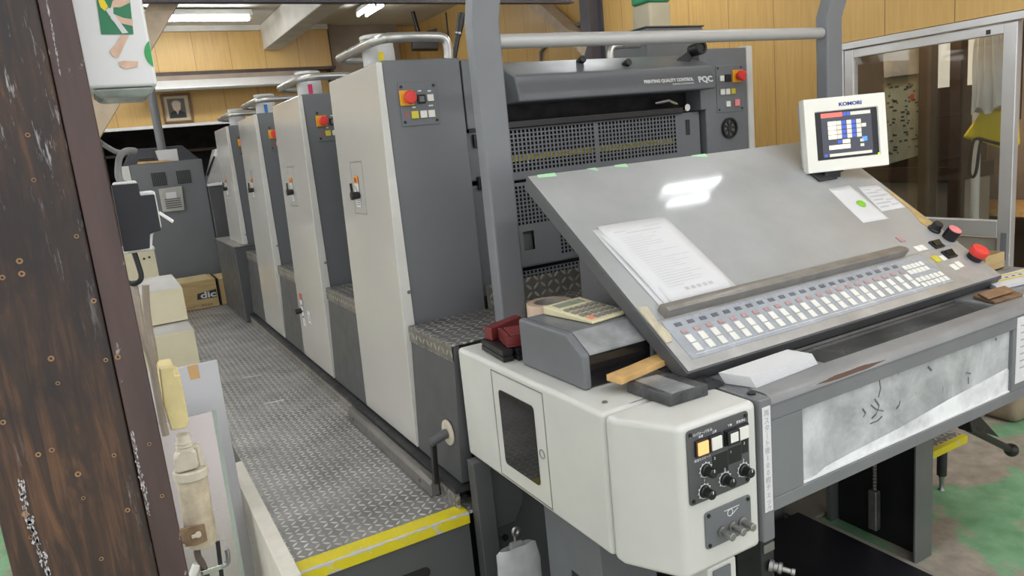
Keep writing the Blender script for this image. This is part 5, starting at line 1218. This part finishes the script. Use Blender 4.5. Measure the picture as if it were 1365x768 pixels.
rp = .021
MB().lathe(c_top, ax, [(rp * .96, 0), (rp, .004), (rp, ax.length - .004), (rp * .94, ax.length)], 28).build('barrel', 'plug', t)
MB().lathe(c_top - ax.normalized() * .010, ax, [(rp * 1.08, 0), (rp * 1.14, .002), (rp * 1.14, .013), (rp * 1.05, .015)], 28).build('collar', 'dusty_ivory', t)
ct = PY(249, 606, BY + .012); up_ = -ax.normalized()
hm = frame(PY(251, 626, BY + .010), (1, 0, 0), up_)
MB(hm).prism([(-.017, 0, -.012), (.014, 0, -.012), (.015, .026, -.012), (.008, .032, -.012), (-.008, .032, -.012), (-.016, .024, -.012)], (0, 0, .020)).build('flip_cap', 'dusty_ivory', t, .004)
MB(hm).prism([(.016, -.002, -.016), (.024, -.002, -.016), (.021, .030, -.016), (.008, .036, -.016), (.008, .033, -.016), (.016, .027, -.016)], (0, 0, .014)).build('cap_hinge', 'dusty_ivory', t, .001)
nk_ = MB(); nk_.lathe(PY(247, 600, BY + .012), -ax, [(.012, 0), (.012, .004), (.010, .005), (.012, .007), (.010, .010), (.012, .012), (.010, .015), (.009, .024)], 18); nk_.build('cable_gland', 'dusty_ivory', t)
pr_ = MB(); q = [bq(238, 706, -.004), bq(273, 699, -.004), bq(277, 721, -.004), bq(262, 728, -.004), bq(241, 730, -.004)]; pr_.prism(q, (0, .003, 0)); br = pr_.build('rusty_bracket', 'rust', t, .001)
MB().box(PY(237, 706, BY).x - .004, PY(240, 706, BY).x, BY - .004, BY + .05, PY(240, 730, BY).z, PY(240, 706, BY).z).build('bracket_flange', 'rust', br, .001)
wn_ = MB(FRONT(bq(264, 712, -.005))); wn_.cyl((0, 0, 0), (0, 0, .004), .0042, n=16); wn_.beam((-.009, 0, .003), (.0, 0, .003), .004, .004); wn_.build('bolt', 'dusty_ivory', br)
MB(FRONT(bq(243, 726, -.005))).cyl((0, 0, 0), (0, 0, .006), .004, n=8).build('bolt', 'steel', br)
MB().tube([c_bot - Vector((.005, 0, -.004)), PY(262, 740, BY + .02), PY(271, 753, BY + .02), PY(276, 772, BY + .03)], .005, smooth=1).build('flex_cord', M.setdefault('cordrust', paint('brown cord', (.10, .075, .065, 1), .6, var=.3)), t)
t = thing('bar_clamp', 'small steel and black clamp at the bottom left beside the pillar', 'clamp', tuple(PY(285, 766, 1.12)))
CYY = 1.12
MB().beam(PY(290, 722, CYY), PY(298, 790, CYY), .006, .005, up=(0, 1, 0)).build('black_bar', 'black', t)
MB().beam((xr - .006, .965, PY(268, 764, CYY).z - .02), PY(268, 764, CYY - .002), .008, .007).beam(PY(268, 764, CYY - .002), PY(300, 753, CYY - .002), .008, .007, up=(0, 1, 0)).build('jaw_arm', 'steel', t, .001)
MB().tube([PY(295, 755, CYY - .004), PY(304, 752, CYY - .004), PY(304, 740, CYY - .004), PY(302, 732, CYY - .004)], .0035, smooth=1).build('hook', 'steel_dull', t)
MB().cyl(PY(256, 770, CYY), PY(262, 752, CYY), .0065, .0055).build('screw_grip', 'ivory', t, .001)
MB().cyl(PY(268, 778, CYY), PY(272, 758, CYY), .005).build('screw', 'black', t)

# sheets and boards leaning at the left of the walkway
SY = 2.45
sq = lambda px, py, y=SY: PY(px, py, y)
def leaning(name, label, y, xa, xb, ztop, mat, thick=.004, lean=.10, group=None, round_=None):
    b = MB(); b.hexa([(xa, y - lean, .003), (xb, y - lean, .003), (xb, y - lean + thick, .003), (xa, y - lean + thick, .003), (xa, y, ztop), (xb, y, ztop), (xb, y + thick, ztop), (xa, y + thick, ztop)])
    return tag(b.build(name, mat, None, .0015), label, 'sheet', group)
T1 = sq(291, 479)
bd = thing('white_sheet', 'large pale grey sheet with brown tape leaning beside the walkway', 'sheet', (.1, SY, 0))
MB().hexa([(-.20, SY - .12, .003), (.218, SY - .12, .003), (.218, SY - .112, .003), (-.20, SY - .112, .003), (-.20, SY, T1.z), (.234, SY, T1.z), (.234, SY + .008, T1.z), (-.20, SY + .008, T1.z)]).build('sheet', 'sheet', bd, .003)
q0 = sq(249, 487); q1 = sq(263, 484)
ly = lambda z: SY - .12 * (T1.z - z) / T1.z - .0008
MB().prism([(q0.x, ly(q0.z), T1.z - .001), (q1.x, ly(q1.z), T1.z - .001), (q1.x, ly(T1.z - .045), T1.z - .045), (q0.x + .002, ly(T1.z - .045), T1.z - .045)], (0, -.0005, 0)).build('brown_tape', 'tape_tan', bd)
T2 = sq(297, 507, 2.60)
leaning('grey_sheet', 'narrow edge of a second grey sheet behind the taped one', 2.60, -.1, .233, T2.z, 'sheet', .006, .12)
T3 = sq(288, 547, 2.30)
bd = thing('metal_plate', 'shiny metal printing plate leaning in front of the taped grey sheet', 'sheet', (.05, 2.3, 0))
MB().hexa([(-.20, 2.18, .003), (T3.x - .03, 2.18, .003), (T3.x - .03, 2.184, .003), (-.20, 2.184, .003), (-.20, 2.30, T3.z), (T3.x - .012, 2.30, T3.z), (T3.x - .012, 2.304, T3.z), (-.20, 2.304, T3.z)]).build('plate', 'zinc', bd)
MB().hexa([(T3.x - .0299, 2.179, .003), (T3.x - .018, 2.179, .003), (T3.x - .018, 2.186, .003), (T3.x - .0299, 2.186, .003), (T3.x - .0119, 2.299, T3.z), (T3.x, 2.299, T3.z), (T3.x, 2.306, T3.z), (T3.x - .0119, 2.306, T3.z)]).build('plate_edge', M.setdefault('edgegreen', paint('grey green edge', (.33, .38, .33, 1), .4, var=.1)), bd)
fo = MB(); fo.prism([(.236, 1.80, .002), (.236, 2.75, .002), (.236, 2.72, .395), (.236, 1.83, .392)], (.046, 0, 0))
tag(fo.build('foam_board', 'foam', None, .004), 'thick dirty white foam board standing along the walkway edge', 'board')

# ------------------------------------------------------------------ far left: cabinets and boxes beyond the walkway
CY_ = 4.40
def chest(name, label, y, px0, px1, pytop, zbase, depth, chamf=.035, group=None):
    a = PY(px0, pytop, y); b_ = PY(px1, pytop, y)
    m = MB(); zt = a.z; x0, x1 = a.x - .16, b_.x
    m.prism([(x0, y, zbase), (x1, y, zbase), (x1, y + depth, zbase), (x0, y + depth, zbase)], (0, 0, zt - zbase - chamf))
    m2 = MB(); m2.hexa([(x0, y, zt - chamf + .0003), (x1, y, zt - chamf + .0003), (x1, y + depth, zt - chamf + .0003), (x0, y + depth, zt - chamf + .0003), (x0, y + .10, zt), (x1 - chamf * .5, y + .10, zt), (x1 - chamf * .5, y + depth, zt), (x0, y + depth, zt)])
    t = thing(name, label, 'box', ((x0 + x1) / 2, y + depth / 2, zbase), group)
    m.build('body', 'cream_box', t, .004); m2.build('lid', M.setdefault('lidgrey', paint('dusty pale lid', (.50, .49, .47, 1), .5, var=.12)), t, .004)
    return t, zt
t, zt = chest('cream_cabinet', 'lower cream metal box left of the walkway', 3.70, 200, 259, 440, .002, .30)
t2, zt2 = chest('cream_cabinet', 'upper cream metal box stacked on the lower one left of the walkway', 3.78, 190, 243, 382, zt + .001, .30)
a0 = PY(160, 338, 5.5); a1 = PY(205, 330, 5.5)
t = thing('control_cabinet', 'cream control cabinet below the black notched board far left', 'cabinet', (.1, 5.7, 0))
MB().box(a0.x - .15, a1.x, 5.5, 5.9, .002, .955).build('body', 'cream_box', t, .004)
MB().box(a0.x - .15, a1.x + .004, 5.495, 5.91, .956, .975).build('lid', 'white', t, .003)
b = MB()
for px, py in ((192, 345), (199, 343), (205, 372)): p_ = PY(px, py, 5.498); b.cyl((p_.x, 5.4995, p_.z), (p_.x, 5.494, p_.z), .008, n=10)
b.build('screws', 'ink', t)
CYb = 6.80
g0 = PY(172, 219, CYb); g1 = PY(270, 212, CYb)
t = thing('grey_cabinet', 'tall grey machine cabinet with two vents at the end of the walkway', 'cabinet', (.5, 7.1, .37))
GX0, GX1, GZ = g0.x, .815, 1.548
MB().box(GX0, GX1, CYb, CYb + .49, .372, GZ).build('body', 'grey', t, .006)
MB().box(GX0 - .06, GX0 - .002, CYb + .01, CYb + .5, .372, GZ - .005).build('side_strip', 'cream', t, .004)
for (px, py) in ((212, 239), (245, 236)):
    c = PY(px, py, CYb); b = MB(); b.holes(c.x - .055, c.x + .055, c.z - .055, c.z + .055, CYb - .006, 8, 8, .0095, .0095, .004); v = b.build('vent_grille', 'grey_dark', t); MB().box(c.x - .053, c.x + .053, CYb - .0018, CYb - .0004, c.z - .053, c.z + .053).build('vent_dark', 'black_matte', v)
c0 = PY(211, 251, CYb); c1 = PY(245, 281, CYb)
b = MB(); pm = [PY(*k, CYb - .001) for k in ((211, 252), (242, 248), (246, 280), (217, 283))]; b.prism([tuple(k) for k in pm], (0, -.025, 0)); lv = b.build('louvre_plate', M.setdefault('plategrey', paint('grey beige louvre', (.40, .40, .36, 1), .5)), t, .004)
b = MB()
for k in range(5): z = c1.z + .035 + k * .018; b.box(c0.x + .03, c1.x - .03 + .02, CYb - .031, CYb - .0265, z, z + .007)
b.build('louvre_slats', 'grey_dark', lv)
sk = PY(228, 261, CYb); MB().box(sk.x - .04, sk.x + .04, CYb - .030, CYb - .0265, sk.z - .03, sk.z + .03).build('notice', 'paper', lv)
t = thing('grey_console', 'dark sloping console top behind the tall grey cabinet', 'machine box', (.5, 7.6, 1.2))
b = MB(); b.prism([(.20, 7.39, 1.2), (.86, 7.39, 1.2), (.86, 7.39, 1.56), (.74, 7.39, 1.69), (.32, 7.39, 1.69), (.24, 7.39, 1.56)], (0, .35, 0)); b.build('hood', M.setdefault('darkhood', paint('dark blue grey hood', (.055, .058, .068, 1), .5)), t, .006)
w0 = PY(207, 200, CYb + .1); w1 = PY(235, 199, CYb + .1)
t = thing('paper_cup_box', 'small white paper box standing on the tall grey cabinet', 'box', ((w0.x + w1.x) / 2, CYb + .1, GZ + .001))
b = MB(); b.hexa([(w0.x + .015, CYb + .06, GZ + .002), (w1.x - .0, CYb + .06, GZ + .002), (w1.x, CYb + .16, GZ + .002), (w0.x + .015, CYb + .16, GZ + .002), (w0.x, CYb + .05, GZ + .10), (w1.x, CYb + .05, GZ + .10), (w1.x, CYb + .17, GZ + .10), (w0.x, CYb + .17, GZ + .10)]); b.build('box_body', 'paper', t, .002)
tag(MB().box(w0.x - .14, w0.x - .02, CYb + .05, CYb + .17, GZ + .002, GZ + .05).build('black_tool_case', 'black', None, .01), 'small black case beside the white paper box on the grey cabinet', 'case')
tag(MB().hexa([(w0.x - .16, CYb + .008, GZ + .001), (w0.x + .10, CYb + .008, GZ + .001), (w0.x + .10, CYb + .045, GZ + .001), (w0.x - .16, CYb + .045, GZ + .001), (w0.x - .15, CYb + .01, GZ + .02), (w0.x + .09, CYb + .01, GZ + .012), (w0.x + .09, CYb + .04, GZ + .012), (w0.x - .15, CYb + .04, GZ + .02)]).build('wood_strip', 'wood_pale', None, .002), 'brown wooden strip lying on the front edge of the grey cabinet', 'wood strip')
# machine at the back between cabinet and tower four
t = thing('paper_feeder', 'dark grey feeder housing between the tall cabinet and the farthest tower', 'machine box', (.95, 7.2, .37))
MB().box(.818, 1.10, 6.75, 7.6, .372, 1.31).build('housing', 'grey_dark', t, .008)
MB().box(.818, 1.10, 6.74, 7.6, 1.311, 1.335).build('rim', 'white', t, .004)
b = MB(); b.prism([(.83, 6.9, 1.336), (1.10, 6.9, 1.336), (1.10, 6.9, 1.62), (.95, 6.9, 1.62)], (0, .20, 0)); b.build('paper_guide', 'alu', t, .006)
MB().beam((.845, 6.885, 1.40), (.93, 6.885, 1.56), .014, .012, up=(0, 1, 0)).build('guide_rod', 'black', t)
# cartons on the walkway end
t = thing('cardboard_box', 'brown cardboard box with black printed panel at the end of the walkway', 'box', (.5, 6.4, .371))
bx0, bx1 = .30, .69
MB().box(bx0, bx1, 6.245, 6.60, .3715, .595).build('carton', 'card', t, .004)
MB().box(bx0 + .03, bx1 - .03, 6.255, 6.59, .5955, .598).build('lid_flap', M.setdefault('cardlight', paint('pale card lid', (.66, .53, .30, 1), .7)), t)
q = [PY(*k, 6.2445) for k in ((263, 392), (288, 385), (289, 396), (263, 400))]
lbm = MB(); lbm.prism([tuple(k) for k in q], (0, -.001, 0)); l_ = lbm.build('printed_panel', 'ink', t)
cc = sum(q, Vector()) / 4
text('dic', .068, frame((cc.x + .01, 6.2425, cc.z), (1, 0, 0), (0, 0, 1)), 'paper', l_, xs=1.5, bold=.002)
text('ケミカルプロダクツ株式会社', .022, frame((.50, 6.2445, .395), (1, 0, 0), (0, 0, 1)), 'ink', t)
t = thing('cardboard_box', 'second cardboard box with a black strap partly hidden by the grey feeder box', 'box', (.72, 6.45, .371))
MB().box(.70, .80, 6.26, 6.6, .3715, .585).build('carton', 'card', t, .004)
MB().box(.70, .712, 6.257, 6.603, .3715, .588).build('strap', 'black', t)

# ------------------------------------------------------------------ adjoining room behind the sliding door
RX = 4.25
def rq(px, py, x=RX): return PX(px, py, x)
t = thing('office_cabinet', 'dark brown cupboard with a printed chart behind the glass door', 'cupboard', (4.6, 2.9, 0))
MB().box(4.3, 4.7, 2.52, 3.6, .98, 1.50).build('upper_doors', 'dark_wood', t, .004)
MB().box(4.31, 4.7, 2.50, 3.6, .0, .96).build('lower_panel', M.setdefault('beigepanel', paint('dull beige partition', (.33, .30, .27, 1), .5)), t, .004)
MB().box(4.29, 4.7, 2.48, 3.62, .961, 1.05).build('shelf_edge', 'dark_wood', t, .004)
q = [rq(1178, 100, 4.285), rq(1230, 90, 4.285), rq(1232, 205, 4.285), rq(1180, 220, 4.285)]
ch_ = thing('wall_chart', 'greenish printed chart behind the monitor seen through the glass', 'chart', tuple(q[3]))
MB().prism([tuple(k) for k in q], (.004, 0, 0)).build('sheet', M.setdefault('chartgreen', paint('grey green chart', (.36, .39, .33, 1), .5)), ch_)
b = MB()
random.seed(11)
for k in range(60):
    s_, r_ = random.random(), random.random(); p_ = q[0].lerp(q[1], .08 + .8 * s_).lerp(q[3].lerp(q[2], .08 + .8 * s_), .1 + .8 * r_); b.box(4.2835, 4.2845, p_.y - .004 - .02 * random.random(), p_.y + .004, p_.z - .005, p_.z + .005)
b.build('chart_print', M.setdefault('chartink', paint('blue grey chart print', (.07, .08, .10, 1), .5)), ch_)
b = MB(); p_ = rq(1216, 128, 4.2830); b.box(4.2825, 4.2832, p_.y - .012, p_.y + .012, p_.z - .02, p_.z + .012); b.build('red_mark', 'red_ink', ch_)
for (px, lb) in ((1243, 'dark brown post behind the glass door, left of the bright gap'), (1283, 'dark brown post behind the glass door, right of the bright gap')):
    c = rq(px, 150, 4.28); w_ = .036 if px < 1260 else .030
    tag(MB().box(4.20, 4.27, c.y - w_, c.y + w_, .0, 2.49).build('brown_post', 'dark_wood', None, .003), lb, 'post', 'brown posts behind the glass')
c = rq(1301, 200, 4.16)
tag(MB().cyl((4.16, c.y, .0), (4.16, c.y, 2.49), .022).build('white_pole', 'white'), 'slim white pole behind the yellow bag in the next room', 'pole')
# hanging clothes under plastic and yellow bag
def garment(x, yc, z0, z1, w_top, w_bot, mat, name, label, cat, thick=.09, waves=5):
    b = MB(); nx, nz = 20, 12; vs = []; fs = []
    for s_ in (-1, 1):
        for j in range(nz + 1):
            tt = j / nz; z = z1 + (z0 - z1) * tt; w = w_top + (w_bot - w_top) * min(1, tt * 1.6) ** .8
            for i in range(nx + 1):
                u = i / nx * 2 - 1
                vs.append((x + s_ * thick * math.sqrt(max(0, 1 - u * u)) * (.35 + .65 * tt) + .012 * math.sin(waves * 3 * u + 2 * tt + s_), yc + u * w + .01 * math.sin(5 * tt), z + (.02 * math.sin(6 * u) if j == nz else 0)))
    L = (nx + 1) * (nz + 1)
    for s_ in range(2):
        for j in range(nz):
            for i in range(nx):
                a_ = s_ * L + j * (nx + 1) + i; fs.append((a_, a_ + 1, a_ + nx + 2, a_ + nx + 1))
    b._add(vs, fs); o = b.build(name, mat); return tag(o, label, cat)
ga = rq(1297, 130, 4.05); gb = rq(1348, 130, 4.05)
garment(4.05, (ga.y + gb.y) / 2, rq(1320, 146, 4.05).z, 1.95, .04, (ga.y - gb.y) / 2, M.setdefault('wrapwhite', paint('white wrapped cloth', (.66, .67, .69, 1), .4, var=.10, scale=9)), 'wrapped_garment', 'white plastic wrapped clothes hanging behind the glass door', 'clothes', .10)
yb_ = MB(); pts = [(1283, 182), (1292, 172), (1312, 146), (1345, 150), (1345, 192), (1336, 196), (1310, 185), (1290, 188)]
q = [rq(*k, 4.02) for k in ((1283, 184), (1293, 170), (1312, 145), (1350, 148), (1352, 196), (1332, 197), (1310, 189))]
q = [Vector((4.0, k.y, k.z)) for k in q]
t = thing('yellow_bag', 'bright yellow bag with black strap hanging behind the glass door', 'bag', (4.0, 2.0, 1.1))
yb_.prism([tuple(k) for k in q], (.09, 0, 0)); o = yb_.build('bag_body', 'yellow_bag', t, .02, 4)
MB().cyl((4.05, 2.02, 1.30), (4.05, 2.02, 1.952), .003).build('hanging_cord', 'black', t)
s0 = [rq(*k, 3.99) for k in ((1350, 196), (1320, 189), (1302, 183), (1296, 190), (1293, 215), (1292, 232), (1297, 238), (1302, 228), (1305, 200), (1308, 186))]
MB().tube(s0, .008, smooth=2).build('black_strap', 'black', t)
# bright far side: lamp lit window of the office
q = [rq(1178, 104, 4.26), rq(1241, 96, 4.26), rq(1243, 40, 4.26), rq(1176, 50, 4.26)]
tag(MB().prism([tuple(k) for k in q], (.010, 0, 0)).build('plastic_curtain', M.setdefault('greyfilm', paint('grey plastic film', (.34, .34, .345, 1), .25, var=.3, scale=6)), None, .002), 'grey plastic film hanging above the printed chart behind the glass', 'plastic film')
t = thing('clothes_rail', 'steel clothes rail carrying the wrapped clothes in the next room', 'rail', (4.05, 2.0, 1.955))
MB().cyl((4.05, 1.2, 1.965), (4.05, 2.45, 1.965), .012).build('rail_tube', 'steel', t)
for yy in (1.22, 2.43): MB().cyl((4.05, yy, 1.978), (4.05, yy, 2.499), .008).build('hanger_rod', 'steel', t)
t = thing('office_window', 'bright window at the far side of the next room', 'window', (5.3, 3.0, 1.2))
ya_, yb_2 = PX(1306, 100, 5.3).y, PX(1240, 100, 5.3).y
MB().box(5.30, 5.34, ya_, yb_2, 1.15, 2.2).build('lit_pane', M.setdefault('daypane', emit('daylit pane', (.90, .84, .74, 1), .55)), t)
wf_ = MB(); wf_.box(5.29, 5.345, ya_ - .05, yb_2 + .05, 1.10, 1.1495); wf_.box(5.29, 5.345, ya_ - .05, yb_2 + .05, 2.2005, 2.25); wf_.box(5.29, 5.345, ya_ - .05, ya_ - .0005, 1.1496, 2.2); wf_.box(5.29, 5.345, yb_2 + .0005, yb_2 + .05, 1.1496, 2.2); wf_.build('window_frame', 'alu', t)
t = thing('office_desk', 'cluttered pale desk in the next room seen between the brown posts', 'desk', (4.95, 2.6, 0))
MB().box(4.75, 5.25, 2.2, 3.6, .70, .74).build('desk_top', 'wood_pale', t, .004)
for yy in (2.25, 3.52): MB().box(4.80, 5.2, yy, yy + .03, .001, .699).build('desk_leg', 'steel_dull', t)
cz = PX(1262, 133, 4.9)
tag(MB().box(4.9, 5.1, cz.y - .16, cz.y + .14, .7415, cz.z).build('desk_carton', 'card', None, .006), 'cardboard carton on the desk in the next room', 'box')

# ------------------------------------------------------------------ light of the surroundings
w = bpy.data.worlds.new('world'); SC.world = w; w.use_nodes = True
w.node_tree.nodes['Background'].inputs[0].default_value = (.985, .99, 1.0, 1); w.node_tree.nodes['Background'].inputs[1].default_value = .95
lp = bpy.data.lights.new('office_fill', 'POINT'); lp.energy = 55; lp.shadow_soft_size = .15; lp.color = (1, .93, .82)  # added point light without a fixture, brightens the room behind the glass
lo = bpy.data.objects.new('office_fill', lp); COL.objects.link(lo); lo.location = (3.98, 2.35, 2.38)
